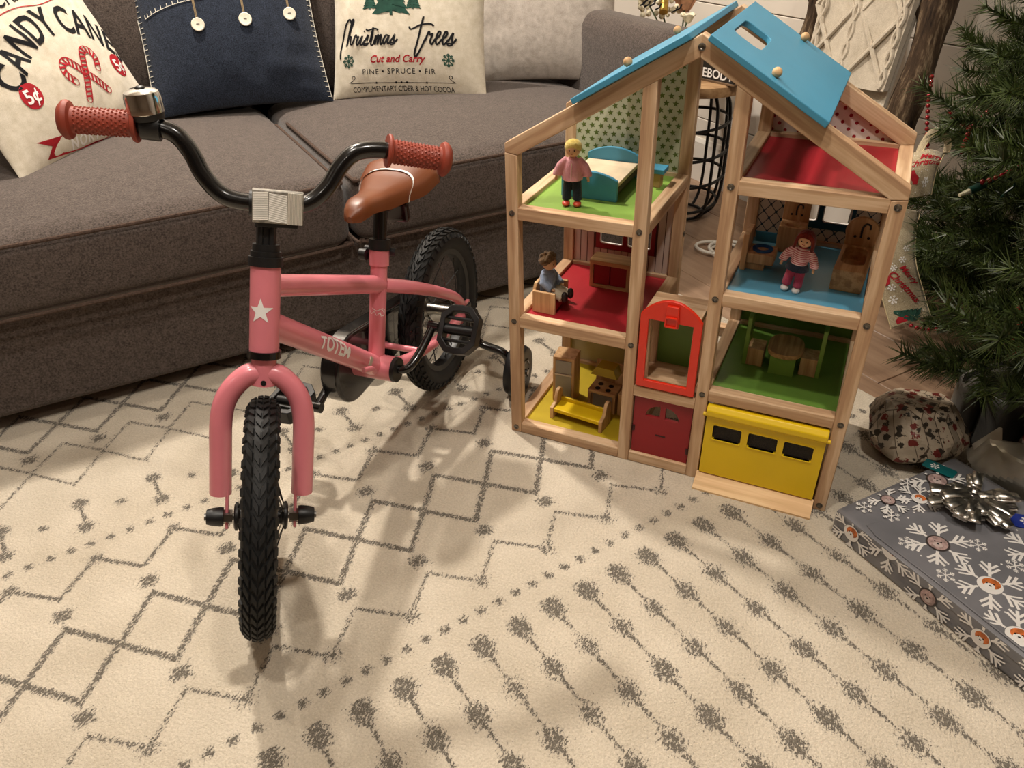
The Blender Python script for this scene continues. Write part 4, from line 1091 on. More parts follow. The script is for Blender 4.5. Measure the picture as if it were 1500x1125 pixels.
# living room
so = thing('toy_armchair', 'wooden toy settee with red seat in the red floored room', 'toy chair', (.050, .076, F1))
for y in (-.034, .028): MB().box(-.022, .022, y, y+.006, 0, .042).obj('arm', WS, so, .0012)
MB().prism([(-.028, .0), (.028, 0), (.028, .040), (.02, .052), (-.02, .052), (-.028, .040)], 0, .006, frame((0, 1, 0), (0, 0, 1), (1, 0, 0), (-.024, 0, 0))).obj('backrest', WS, so, .001)
MB().box(-.018, .021, -.028, .028, .004, .017).obj('seat', DRED, so, .0015)
cb = thing('toy_sideboard', 'wooden toy sideboard with two dark red doors under the toy window', 'toy cabinet', (.128, .200, F1))
MB().box(-.041, .041, -.020, .020, .047, .056).obj('top', WSX, cb, .001)
MB().box(-.040, -.033, -.019, .019, 0, .047).obj('side', WS, cb); MB().box(.033, .040, -.019, .019, 0, .047).obj('side', WS, cb)
MB().box(-.033, .033, -.019, .019, 0, .006).obj('plinth', WSX, cb); MB().box(-.033, .033, .013, .019, .006, .047).obj('back', RED, cb)
for a, b in ((-.0325, -.0006), (.0006, .0325)): MB().box(a, b, -.017, -.012, .0065, .0465).obj('door', RED, cb, .0006)
# kitchen
fg = thing('toy_fridge', 'wooden toy fridge with two grey doors in the yellow kitchen', 'toy fridge', (.064, .130, F0), math.radians(4))
MB().box(-.0225, .0225, -.020, .022, 0, .106).obj('body', WS, fg, .0012)
for a, b in ((.006, .064), (.070, .099)): 
    d = MB().box(-.0165, .0165, -.0215, -.0195, a, b).obj('door', GREYP, fg, .0006)
MB().box(-.0175, .0175, -.0225, -.0195, .065, .069).obj('trim_strip', BONE, fg)
so2 = thing('toy_stove', 'wooden toy stove with four black burners and yellow hood', 'toy stove', (.148, .130, F0), math.radians(-3))
MB().box(-.029, .029, -.022, .020, .040, .047).obj('hob', WSX, so2, .0012)
for a in (-.029, .023): MB().box(a, a+.006, -.021, .020, 0, .040).obj('side', WS, so2, .0008)
MB().box(-.023, .023, -.014, .020, 0, .040).obj('oven', WS, so2); MB().box(-.020, .020, -.0165, -.0135, .006, .036).obj('oven_door', GREYP, so2, .0006)
for x in (-.012, .010):
    for y in (-.011, .006): MB().lathe([(.0056, .0468), (.0056, .0474)], 16, Matrix.Translation((x, y, 0))).obj('burner', BLACKP, so2)
MB().box(-.029, .029, .020, .026, 0, .092).obj('back', WS, so2, .0008)
MB().prism([(-.030, .074), (.026, .074), (.018, .094), (-.018, .094)], 0, .030, XZ(.022)).obj('hood', DYEL, so2, .001)
sk = thing('toy_kitchen_sink', 'wooden toy sink cabinet beside the toy stove', 'toy sink', (.197, .132, F0))
MB().ring(match_rect(rrect(-.012, .012, -.014, .010, .006, 3), -.016, .016, -.022, .022), rrect(-.012, .012, -.014, .010, .006, 3), 0, .050, None, .040).obj('body', WS, sk, .0008)
MB().box(-.016, .016, .018, .022, .05, .068).obj('splashback', WS, sk, .0008)
MB().tube(cat_rom([(0, .016, .05), (0, .016, .064), (0, .010, .068), (0, .004, .064)], 4), .0015, 6).obj('tap', BLACKP, sk)
bn = thing('toy_bench', 'toy bench with yellow seat and rounded wooden ends', 'toy bench', (.119, .066, F0), math.radians(-5))
for x in (-.056, .049): 
    pts = [(-.022, 0), (.022, 0), (.022, .040)] + [(.010+.012*math.cos(t), .042+.013*math.sin(t)) for t in np.linspace(.2, PI, 7)] + [(-.006, .030), (-.022, .026)]
    MB().prism(pts, x, x+.007, frame((0, 1, 0), (0, 0, 1), (1, 0, 0), (0, 0, 0))).obj('end', WS, bn, .001)
MB().box(-.049, .049, -.020, .014, .016, .024).obj('seat', YEL, bn, .001); MB().box(-.049, .049, .014, .019, .012, .032).obj('backrest', YEL, bn, .001)
# bathroom
tl = thing('toy_toilet', 'wooden toy toilet with blue ring seat', 'toy toilet', (.398, .146, G2))
MB().box(-.026, -.017, -.030, .022, 0, .062).obj('tank', WS, tl, .001)
MB().box(-.017, .012, -.022, .012, 0, .012).obj('pedestal', WS, tl, .0008); MB().box(-.017, .026, -.026, .018, .012, .030).obj('bowl', WS, tl, .002)
MB().ring([(.004+.0165*math.cos(2*PI*k/20), -.004+.0165*math.sin(2*PI*k/20)) for k in range(20)], [(.004+.010*math.cos(2*PI*k/20), -.004+.010*math.sin(2*PI*k/20)) for k in range(20)], .030, .033).obj('seat', mat('seat_blue', '1f4f86', .4), tl)
MB().bar((-.014, .022, .042), (.020, .022, .042), .002, .024, (0, -.5, 1)).obj('lid', BLUE, tl)
bs = thing('toy_washbasin', 'wooden toy washbasin with painted black tap against the tiled wall', 'toy sink', (.436, .238, G2))
inn = [(.013*math.cos(2*PI*k/20), -.010+.008*math.sin(2*PI*k/20)) for k in range(20)]
MB().ring(match_rect(inn, -.022, .022, -.024, .012), inn, 0, .046, None, .036).obj('body', WS, bs, .001)
MB().box(-.022, .022, .012, .020, 0, .092).obj('splashback', WS, bs, .001)
def tap(par, y, z0, k=1.):
    MB().tube(cat_rom([(0, y, z0), (0, y, z0+.012*k), (.003*k, y, z0+.018*k), (.008*k, y, z0+.017*k), (.009*k, y, z0+.012*k)], 5), .0013*k, 6).obj('painted_tap', BLACKP, par)
    for x in (-.007, .009): MB().lathe([(.0018*k, 0), (.0018*k, .0008)], 10, Matrix.Translation((x*k, y, z0+.001)) @ Matrix.Rotation(PI/2, 4, 'X')).obj('painted_knob', BLACKP, par)
tap(bs, .0115, .056, 1.05)
tb = thing('toy_bathtub', 'wooden toy bathtub with hollowed bowl and rounded headboard', 'toy bathtub', (.5425, .150, G2), math.radians(-3))
inn = rrect(-.0175, .0175, -.028, .046, .014, 5)
MB().ring(match_rect(inn, -.0235, .0235, -.055, .052), inn, 0, .036, None, .012).obj('tub', wood('tub_wood', 1, 'a87f54', 'cfa878', 'bd9463', 1.5), tb, .0015)
MB().prism([(-.0235, 0), (.0235, 0), (.0235, .045)] + [(.0255*math.cos(t), .060+.024*math.sin(t)) for t in np.linspace(-.3, PI+.3, 16)] + [(-.0235, .045)], 0, .007, XZ(.060)).obj('headboard', WS, tb, .001)
tap(tb, .0525, .050, 1.3)
# dining room
dt = thing('toy_dining_table', 'toy dining table with oval wooden top and green base', 'toy table', (.469, .135, G1))
ov = [(.030*math.copysign(abs(math.cos(t))**.7, math.cos(t)), .038*math.copysign(abs(math.sin(t))**.9, math.sin(t))) for t in np.linspace(0, 2*PI, 28, endpoint=False)]
MB().prism(ov, .037, .046).obj('top', wood('table_wood', 1, '9a744c', 'c39c6e', 'b08859', 1.5), dt, .001)
MB().box(-.021, .021, -.028, -.022, 0, .037).obj('end_panel', GRN, dt, .0006); MB().box(-.021, .021, .022, .028, 0, .037).obj('end_panel', GRN, dt, .0006)
MB().box(-.003, .003, -.022, .022, .008, .03).obj('stretcher', GRN, dt)
for x, sg, lab in ((.404, 1, 'green backed toy dining chair left of the toy dining table'), (.528, -1, 'green backed toy dining chair right of the toy dining table')):
    ch = thing('toy_dining_chair', lab, 'toy chair', (x, .141, G1), 0, 'toy dining chairs')
    a, b = sorted((sg*.003, sg*.031))
    MB().box(a, b, -.020, .018, 0, .034).obj('seat', WS, ch, .001)
    MB().box(-.0035, .0035, -.021, -.014, 0, .092).obj('back_post', GRN, ch, .0008); MB().box(-.0035, .0035, .014, .021, 0, .092).obj('back_post', GRN, ch, .0008)
    MB().box(-.0035, .0035, -.014, .014, .050, .092).obj('backrest', DGRN, ch, .0008)

# ------------------------------------------------------------------ dolls
def remesh(o, vox, it=3):
    r = o.modifiers.new('remesh', 'REMESH'); r.mode = 'VOXEL'; r.voxel_size = vox; r.use_smooth_shade = True
    s_ = o.modifiers.new('smooth', 'SMOOTH'); s_.factor = .5; s_.iterations = it; return o
def doll(label, loc, rz, H, hairm, topm, legm, shoem, hairstyle, pose='stand', tilt=0., skirt=None, coat=False, bands=None):
    d = thing('doll', label, 'doll', loc, rz, 'dolls in the dollhouse'); d.rotation_euler = (0, math.radians(tilt), rz)
    V = lambda *p: Vector(p)*H
    hip = .42; sh = .70; hc = V(0, -.01, .845)
    if pose == 'sit': hip, sh = .10, .40; hc = V(0, -.02, .545)
    # limb chains
    arms = []; legs = []
    for s_ in (1, -1):
        if pose == 'sit': arms.append([V(s_*.08, 0, sh-.01), V(s_*.15, -.02, sh-.12), V(s_*.13, -.13, sh-.20), V(s_*.12, -.17, sh-.21)])
        else: arms.append([V(s_*.08, 0, sh), V(s_*.18, -.005, sh-.10), V(s_*.225, -.02, sh-.20), V(s_*.235, -.03, sh-.27)])
        if pose == 'sit': legs.append([V(s_*.06, 0, hip), V(s_*.07, -.17, hip+.03), V(s_*.075, -.27, hip+.0), V(s_*.08, -.33, hip-.02)])
        else: legs.append([V(s_*.060, 0, hip), V(s_*.078, -.005, hip*.5), V(s_*.085, 0, .07)])
    b = MB()
    b.sph(hc, (.110*H, .108*H, .108*H), 18, 12); b.tube([hc-V(0, 0, .06), V(0, 0, sh-.02)], .035*H, 10)
    b.sph(hc+V(0, -.108, -.012), .014*H, 8, 6)
    b.tube([V(0, 0, sh), V(0, 0, hip)], [.065*H, .075*H], 12)
    for a in arms: b.tube(a, [.026*H, .024*H, .022*H, .024*H], 8); b.sph(a[-1]+(a[-1]-a[-2])*.4, .026*H, 8, 6)
    for l in legs: b.tube(l, [.034*H]+[.030*H]*(len(l)-1), 8)
    body = remesh(b.obj('body', SKIN, d), .0135*H, 2)
    for s_ in (1, -1): MB().sph(hc+V(s_*.038, -.102, .008), (.009*H, .005*H, .011*H), 8, 6).obj('eye', INK, body)
    MB().tube([hc+V(-.022, -.102, -.035), hc+V(0, -.103, -.042), hc+V(.022, -.102, -.035)], .0045*H, 6).obj('mouth', REDINK, body)
    # hair
    h = MB()
    if hairstyle == 'short':
        h.sph(hc+V(0, .020, .034), (.130*H, .118*H, .112*H), 18, 12)
        for k in range(6): t = -.9+k*.36; h.tube([hc+V(.10*math.sin(t), -.055, .055+.03*math.cos(t)), hc+V(.11*math.sin(t*1.1), .03, .09*math.cos(t*.8)), hc+V(.09*math.sin(t), .10, -.03)], .018*H, 7)
    elif hairstyle == 'long':
        h.sph(hc+V(0, .024, .034), (.130*H, .118*H, .115*H), 18, 12)
        for s_ in (1, -1):
            for k in range(4): h.tube(cat_rom([hc+V(s_*.02, -.05+.02*k, .12), hc+V(s_*.105, -.055+.03*k, .05), hc+V(s_*.125, -.03+.035*k, -.08), hc+V(s_*.12, .0+.03*k, -.20)], 4), .026*H, 7)
    else:
        h.sph(hc+V(0, .022, .036), (.126*H, .114*H, .108*H), 16, 10)
        rnd = random.Random(4)
        for k in range(46):
            t = rnd.uniform(0, 2*PI); u = rnd.uniform(-.15, 1); r = math.sqrt(max(0, 1-u*u)); p = V(.128*r*math.cos(t), .022+.118*r*math.sin(t), .036+.116*u)
            if r*math.sin(t) < -.45 and u < .45: continue
            h.sph(hc+p, .030*H, 8, 6)
    remesh(h.obj('hair', hairm, d), .012*H, 1)
    # clothes
    c = MB()
    low = hip-.02 if not coat else hip-.01
    c.tube([V(0, 0, sh+.035), V(0, 0, sh), V(0, 0, sh-.08), V(0, 0, low)], [.050*H, .100*H, .125*H, (.158 if coat else .125)*H], 14)
    for a in arms: c.tube(a[:-1]+[a[-2].lerp(a[-1], .55)], [.058*H, .064*H, .064*H, .066*H], 10)
    top = remesh(c.obj('jacket' if coat else 'shirt', topm, d), .0125*H, 2)
    l_ = MB()
    for q in legs:
        q2 = q[:-1]+[q[-2].lerp(q[-1], .82)]; l_.tube(q2, [.070*H]+[.070*H]*(len(q2)-1), 10)
    l_.sph(V(0, 0, hip+.01), (.115*H, .090*H, .06*H), 12, 8)
    remesh(l_.obj('trousers', legm, d), .0125*H, 2)
    if skirt:
        MB().tube([V(0, 0, hip+.06), V(0, 0, hip+.02), V(0, 0, hip-.035)], [.125*H, .150*H, .175*H], 18).obj('skirt', skirt, d)
    for q in legs:
        e = q[-1]
        if pose == 'sit': MB().sph(e+V(0, -.015, .03), (.055*H, .050*H, .085*H), 10, 8).obj('shoe', shoem, d)
        else: MB().sph(V(e.x/H, -.030, .044), (.062*H, .082*H, .044*H), 12, 8).obj('shoe', shoem, d)
    if coat:
        MB().tube([V(0, -.116, sh-.03), V(.0, -.138, sh-.15), V(0, -.152, low+.02)], .006*H, 6).obj('seam', mat('pale_seam', 'efd9c9', .8), top)
    return d
BLOND = fabric('blonde_hair', 'c4a648', 'e8d588', 500, .6, .5); REDH = fabric('red_hair', '4a130c', '7c2617', 500, .6, .5); BRWN = fabric('brown_hair', '4a3522', '7d6040', 500, .7, .5)
def striped():
    t = NT('striped_shirt'); c = t.coord('Object'); sx = t.new('SeparateXYZ'); t.link(c, sx.inputs[0])
    f = t.math('GREATER_THAN', t.math('FRACT', t.math('MULTIPLY', sx.outputs[2], 340.)), .55)
    t.col(t.mix(f, 'e3c3c0', 'b4555f')); return t.set(.9, 0, .2)
doll('blonde toy doll in pink jacket and dark jeans standing by the bed', (.093, .062, F2), math.radians(12), .112, BLOND, CARDI, JEANS, mat('coral_shoe', 'd6503a', .4), 'short', coat=True)
doll('toy doll with curly brown hair and blue shirt sitting on the settee', (.044, .078, F1+.0175), math.radians(78), .124, BRWN, fabric('blue_shirt', '6f7f9c', 'a3b0c6', 700, .4, .5), fabric('cream_trousers', 'b8aa94', 'd8ccb8', 800, .4, .5), mat('brown_boot', '23140f', .5), 'curly', pose='sit')
doll('red haired toy doll in striped shirt and pink trousers', (.461, .068, G2), math.radians(-6), .104, REDH, striped(), fabric('magenta', 'a8304a', 'd0566c', 800, .4, .4), WHITEP, 'long', tilt=6, skirt=JEANS)
# ------------------------------------------------------------------ side stool with things on it
STC = Vector((.005, 1.290, FZ)); SH = .425
stl = thing('side_stool', 'round side stool with wooden top on a black wire cage base', 'stool', STC)
TOPW = wood('stool_top', 0, '8c6a48', 'b8966e', 'a5825c', .6)
MB().lathe([(.150, SH-.034), (.162, SH-.030), (.165, SH-.018), (.163, SH-.004), (.155, SH), (.08, SH), (.01, SH)], 40).obj('seat', TOPW, stl)
prof = [(.085, SH-.034), (.105, SH-.05), (.118, SH-.10), (.120, .20), (.116, .09), (.100, .035), (.07, .006)]
for i in range(10):
    a = 2*PI*i/10
    MB().tube(cat_rom([(r*math.cos(a), r*math.sin(a), z_) for r, z_ in prof], 5), .0048, 8).obj('wire', BLACKP, stl)
for r, z_, tlt in ((.119, SH-.13, .10), (.121, .21, .12), (.119, .13, .12), (.106, .045, .10), (.07, .006, 0)):
    MB().tube([(r*math.cos(2*PI*k/32), r*math.sin(2*PI*k/32), z_+.12*tlt*math.sin(2*PI*k/32+.6)) for k in range(32)], .0048, 8, closed=True).obj('hoop', BLACKP, stl)
bk = thing('letter_sign', 'small dark box sign with white capital letters on the stool', 'sign', STC+Vector((.045, -.045, SH)), math.radians(-28))
MB().box(-.085, .115, -.02, .02, 0, .075).obj('board', mat('sign_dark', '1d1814', .6), bk, .002)
MB().box(-.088, .118, -.022, .022, 0, .006).obj('frame', wood('sign_frame', 0, '54402e', '755b42', '644d37'), bk, .001)
t_ = text_mb('SOMEBODY', .034, bold=.0006); t_.xf(XZ(-.0204, (.020, 0, .012))).obj('lettering', WHITEP, bk, smooth=False)
# vase of flowers behind the sofa arm
vz = thing('flower_vase', 'ceramic vase of cream and blush artificial flowers behind the sofa arm', 'vase', STC+Vector((-.055, .02, SH)))
VO = STC+Vector((-.055, .02, SH))
MB().lathe([(.035, 0), (.050, .02), (.055, .05), (.042, .085), (.036, .10), (.040, .105)], 28).obj('vase', mat('vase_white', 'd8d2c6', .35), vz)
GOLD = mat('gold', '9a7a35', .35, .7, .5, .15, 60)
stm_ = mat('flower_stem', '3d4a2c', .7)
BLUSH = mat('blush_petal', 'cf9f82', .8, 0, .2, .12, 60); CREAM = mat('cream_petal', 'e2d9be', .8, 0, .2, .08, 60)
def rose(c, r, m, n=5):
    f = MB()
    for lay in range(3):
        for k in range(n):
            a = 2*PI*k/n+lay*.6; R = r*(1-.28*lay); v = []; fc = []
            for j in range(5):
                u = -.8+1.6*j/4
                for i in range(5):
                    w = i/4; rr = R*(.35+.65*w**.7)*(1+.12*(w > .9)); aa = a+u*(.75 if w > .2 else .5)
                    v.append((c[0]+rr*math.cos(aa)*(.8+.2*w), c[1]+rr*math.sin(aa)*(.8+.2*w), c[2]+R*(-.7+1.35*w-.25*abs(u)*w)))
            for j in range(4):
                for i in range(4): fc.append((j*5+i, j*5+i+1, (j+1)*5+i+1, (j+1)*5+i))
            f.add(v, fc)
    o = f.obj('blossom', m, vz, ang=180); s_ = o.modifiers.new('sol', 'SOLIDIFY'); s_.thickness = .0015; return o
def at0(u, v, d): return CAM + (cr @ Vector(((u-750)/1141.257, (562.5-v)/1141.257, -1)))*d - VO
for (u, v, d), r, m in (((1004, 2, 2.30), .040, BLUSH), ((962, -18, 2.34), .034, BLUSH), ((948, 2, 2.30), .022, CREAM), ((1008, 26, 2.27), .020, CREAM)):
    c = at0(u, v, d); rose(c, r, m); MB().tube([(0, 0, .09), (c.x*.6, c.y*.6, .12), c], .0025, 6).obj('stem', stm_, vz)
rnd = random.Random(2)
for k in range(60):
    c = at0(rnd.uniform(936, 1002), rnd.uniform(-20, 24), rnd.uniform(2.26, 2.36)); MB().sph(c, rnd.uniform(.006, .010), 8, 6).obj('bud', CREAM, vz)
for u, v in ((942, 4), (944, 10), (952, 9), (960, 14), (984, 18), (990, 15), (957, 2), (938, 8)):
    c = at0(u, v, 2.245); MB().tube([c, c+Vector((.012, 0, .006)), c+Vector((.016, 0, .016))], .0022, 6).obj('twig', INK, vz)
MB().cyl(at0(972, 18, 2.25), at0(977, -40, 2.27), .0125, .0125, 14).obj('gold_pick', GOLD, vz)
# ------------------------------------------------------------------ white cable coil on the floor
coil = MB()
pts = []
for k in range(70):
    a = 2*PI*k/26; r = .050+.008*math.sin(k*.37); pts.append(S(1.845, -.055)+Vector((r*1.35*math.cos(a), r*math.sin(a), 0))+Vector((.012*math.sin(k*.11), 0, FZ+.006+.0012*k/6)))
coil.tube(cat_rom(pts, 3), .0045, 8)
tag(coil.obj('cable', mat('cable_white', 'd5cfc4', .5), None), 'coil of white cable lying on the wooden floor behind the dollhouse', 'cable')

# ------------------------------------------------------------------ blanket ladder
BARK = NT('bark'); v_ = BARK.coord('Object', (1, 1, .16)); n_1 = BARK.noise(v_, 70, 5, .7); BARK.col(BARK.ramp(n_1, [(.32, '231a13'), (.52, '4a3a2b'), (.68, '8d7a62')])); BARK.bump(n_1, .8, .006); BARK = BARK.set(.85, 0, .2)
lad = thing('blanket_ladder', 'rustic bark covered wooden blanket ladder leaning on the white wall', 'ladder', S(1.90, -.24, FZ), SAZ)
def rail(y, r, seed):
    rn = random.Random(seed); P = []
    for k in range(16):
        q = k/15; P.append((.245*q+rn.uniform(-.004, .004), y+rn.uniform(-.006, .006), 1.55*q))
    P2 = cat_rom(P, 3); R = [r*(1+.10*math.sin(i*.9+seed)+rn.uniform(-.06, .06)) for i in range(len(P2))]
    MB().tube(P2, R, 14).obj('rail', BARK, lad, ang=60)
rail(.156, .027, 1); rail(-.175, .034, 2)
for z_ in (.30, .66, 1.02, 1.38): MB().tube([(.245*z_/1.55, -.19, z_), (.245*z_/1.55, .175, z_)], .018, 10).obj('rung', BARK, lad)
# cable knit blanket over the rung at .66 .. it hangs in two layers
bl = thing('knit_blanket', 'cream cable knit blanket folded over the ladder', 'blanket', S(1.90, -.24, FZ), SAZ)
def sheet(x_of, y0, y1, z0, z1, th, name):
    nx, nz = 26, 40; v = []; f = []
    for sd in (0, 1):
        for j in range(nz+1):
            for i in range(nx+1):
                y = y0+(y1-y0)*i/nx; zz = z0+(z1-z0)*j/nz
                v.append((x_of(zz)-(th if sd else 0)+.004*math.sin(y*40+zz*9), y, zz+.006*math.sin(y*23)*(1-j/nz)))
    N = (nx+1)*(nz+1)
    for j in range(nz):
        for i in range(nx):
            q = (j*(nx+1)+i, j*(nx+1)+i+1, (j+1)*(nx+1)+i+1, (j+1)*(nx+1)+i); f += [q, tuple(N+k for k in q[::-1])]
    edge = [i for i in range(nx+1)] + [(j+1)*(nx+1)+nx for j in range(nz)] + [nz*(nx+1)+i for i in range(nx-1, -1, -1)] + [j*(nx+1) for j in range(nz-1, 0, -1)]
    for k in range(len(edge)): a, b = edge[k], edge[(k+1) % len(edge)]; f.append((b, a, N+a, N+b))
    return MB().add(v, f).obj(name, KNIT, bl, ang=60)
xo = lambda z_: .245*z_/1.55-.026
Y0, Y1 = -.140, .106
sheet(xo, Y0, Y1, .500, 1.05, .016, 'front_layer'); sheet(lambda z_: xo(z_)+.018, Y0+.004, Y1-.004, .34, 1.05, .010, 'back_layer')
MB().rbox((xo(1.05)+.02, (Y0+Y1)/2, 1.05), (.075, Y1-Y0, .03), .014, 4).obj('fold', KNIT, bl)
for yc in (Y0+.014, -.004, Y1-.014):          # braided columns
    for ph in (0, PI):
        MB().tube([(xo(.50+.012*k)-.018, yc+.007*math.sin(k*.9+ph), .504+.012*k) for k in range(46)], .0052, 7).obj('cable_braid', KNIT, bl)
for c0 in (-.072, .062):                      # diamond ropes
    wv = .054
    for sg in (1, -1):
        for i in range(4):
            za = .512+.14*i; q = .14
            P = [(xo(za+q*u)-.0175, c0+sg*wv*(math.asin(math.sin(PI*(u+ (i % 2))))/(PI/2)) if False else c0+sg*wv*(1-2*u)*(1 if i % 2 == 0 else -1), za+q*u) for u in np.linspace(0, 1, 9)]
            MB().tube(P, .0058, 7).obj('cable_rope', KNIT, bl)

# ------------------------------------------------------------------ christmas tree
def at(u, v, d):
    """world point seen at photo pixel u,v when d metres along the view axis"""
    return CAM + (cr @ Vector(((u-750)/1141.257, (562.5-v)/1141.257, -1)))*d

TR = Vector((1.06, .52, 0))
NEED = NT('needle'); oi = NEED.new('ObjectInfo'); nn = NEED.noise(NEED.coord('Object'), 35, 3)
NEED.col(NEED.mix(NEED.math('MULTIPLY', oi.outputs['Random'], .6), NEED.ramp(nn, [(.3, '16210d'), (.7, '46541f')]), '384520')); NEED = NEED.set(.45, 0, .4)
tree = thing('christmas_tree', 'dark green artificial christmas tree at the right edge', 'tree', TR)
MB().cyl((0, 0, FZ), (0, 0, 1.95), .022, .008, 12).obj('trunk', BARK, tree)
def limb_mesh(seed):
    rn = random.Random(seed); st_ = MB(); nd = MB()
    # limb along +x, unit length .5
    main = [(0, 0, 0), (.16, 0, .015), (.34, 0, .02), (.5, rn.uniform(-.02, .02), .05)]
    shoots = [(cat_rom(main, 6), .1)]
    for k in range(11):
        x = .06+.038*k; sd = 1 if k % 2 else -1; L = rn.uniform(.13, .20)*(1-.35*k/11)
        d = Vector((.75, sd*rn.uniform(.55, .85), rn.uniform(-.1, .35))).normalized()
        shoots.append(([Vector((x, 0, .018))+d*L*t+Vector((0, 0, .02*t*t)) for t in np.linspace(0, 1, 6)], 0))
    for P, s0 in shoots:
        st_.tube(P, [.0035*(1-.6*i/len(P)) for i in range(len(P))], 5)
        L = sum((b-a).length for a, b in zip(P, P[1:])); n = int(L*(1-s0)*1000)
        for k in range(n):
            t = s0+(1-s0)*k/n; u = t*(len(P)-1); i = min(len(P)-2, int(u)); w = u-i
            p = P[i].lerp(P[i+1], w); d = (P[i+1]-P[i]).normalized()
            a = rn.uniform(0, 2*PI); x = d.cross(Vector((0, 0, 1))).normalized(); y = x.cross(d)
            r = (x*math.cos(a)+y*math.sin(a)); nv = (d*rn.uniform(.55, .95)+r).normalized(); l = rn.uniform(.032, .052)
            s_ = nv.cross(d).normalized()*.0016; q = nv.cross(s_).normalized()*.0013
            nd.add([p+s_, p-s_*.5+q, p-s_*.5-q, p+nv*l], [(0, 1, 3), (1, 2, 3), (2, 0, 3)])
    me = merge(st_, nd).mesh('branch', NEED, False); return me
LM = [limb_mesh(k) for k in range(5)]
KEEP = [Vector((.84, .17, .12)), Vector((.82, .26, .12)), Vector((.92, .16, .12)), Vector((.88, .23, .17)), at(1340, 262, 1.47), at(1330, 450, 1.53), at(1318, 390, 1.54), at(1315, 330, 1.55), at(1340, 240, 1.40), at(1375, 215, 1.5)]
rn = random.Random(11); nlimb = 0
z_ = .16; lev = 0
while z_ < 1.85:
    R = .56*(1-z_/2.05)+.05; n = max(5, int(17*(1-z_/2.4)))
    for k in range(n):
        a = 2*PI*(k+.5*(lev % 2))/n+rn.uniform(-.12, .12); L = R*rn.uniform(.9, 1.06)
        # keep clear of the dollhouse
        tip = TR+Vector((math.cos(a)*L, math.sin(a)*L, 0)); zz = z_+rn.uniform(-.03, .03)
        ds = tip-SO
        if ds.dot(SD) > RS1-.12: L *= max(.2, (RS1-.12-(TR-SO).dot(SD))/max(.05, (tip-TR).dot(SD)))
        if zz < .62 and tip.x < .66 and tip.y < .36: L *= .62
        if any((TR+Vector((math.cos(a)*L*q, math.sin(a)*L*q, zz+.03))-c).length < .085 for c in KEEP for q in (.8, .95, 1.08)): L *= .72
        M_ = Matrix.Translation((0, 0, zz+.03)) @ Matrix.Rotation(a, 4, 'Z') @ Matrix.Rotation(math.radians(rn.uniform(4, 15)), 4, 'Y') @ Matrix.Scale(L/.5, 4) @ Matrix.Rotation(rn.uniform(-.4, .4), 4, 'X')
        inst('branch', LM[rn.randrange(5)], tree, M_); nlimb += 1
    z_ += .085; lev += 1
# bead garlands
BEAD = mat('red_bead', '8c1420', .12, .35, .6, .05, 20, coat=.6)
bead_me = MB().sph((0, 0, 0), .0048, 10, 7).mesh('bead', BEAD)
def garland(pts, label):
    g = thing('bead_garland', label, 'garland', pts[0]); P = cat_rom(pts, 30); acc = 0; last = None; n = 0
    for a, b in zip(P, P[1:]):
        acc += (b-a).length
        if acc >= .0108:
            acc = 0; inst('bead', bead_me, g, Matrix.Translation(b-Vector(pts[0]))); n += 1
    MB().tube([p-Vector(pts[0]) for p in P[::6]], .0008, 5).obj('string', INK, g)
garland([at(1366, 105, 1.66), at(1360, 150, 1.64), at(1358, 200, 1.63), at(1361, 240, 1.62)], 'strand of red beads hanging straight down at the left of the tree')
garland([at(1386, 157, 1.42), at(1400, 175, 1.42), at(1420, 187, 1.42), at(1440, 172, 1.42), at(1452, 155, 1.42)], 'strand of red beads looping between upper tree branches')
garland([at(1424, 180, 1.415), at(1415, 205, 1.415), at(1404, 228, 1.415)], 'short end of red beads hanging below the loop')
garland([at(1430, 268, 1.36), at(1455, 262, 1.36), at(1490, 245, 1.36), at(1515, 228, 1.36)], 'strand of red beads lying across the middle tree branches')
garland([at(1484, 95, 1.40), at(1485, 120, 1.40), at(1483, 148, 1.40)], 'short strand of red beads at the upper right of the tree')
garland([at(1326, 474, 1.55), at(1350, 482, 1.54), at(1375, 482, 1.53)], 'strand of red beads under the burlap ribbon')
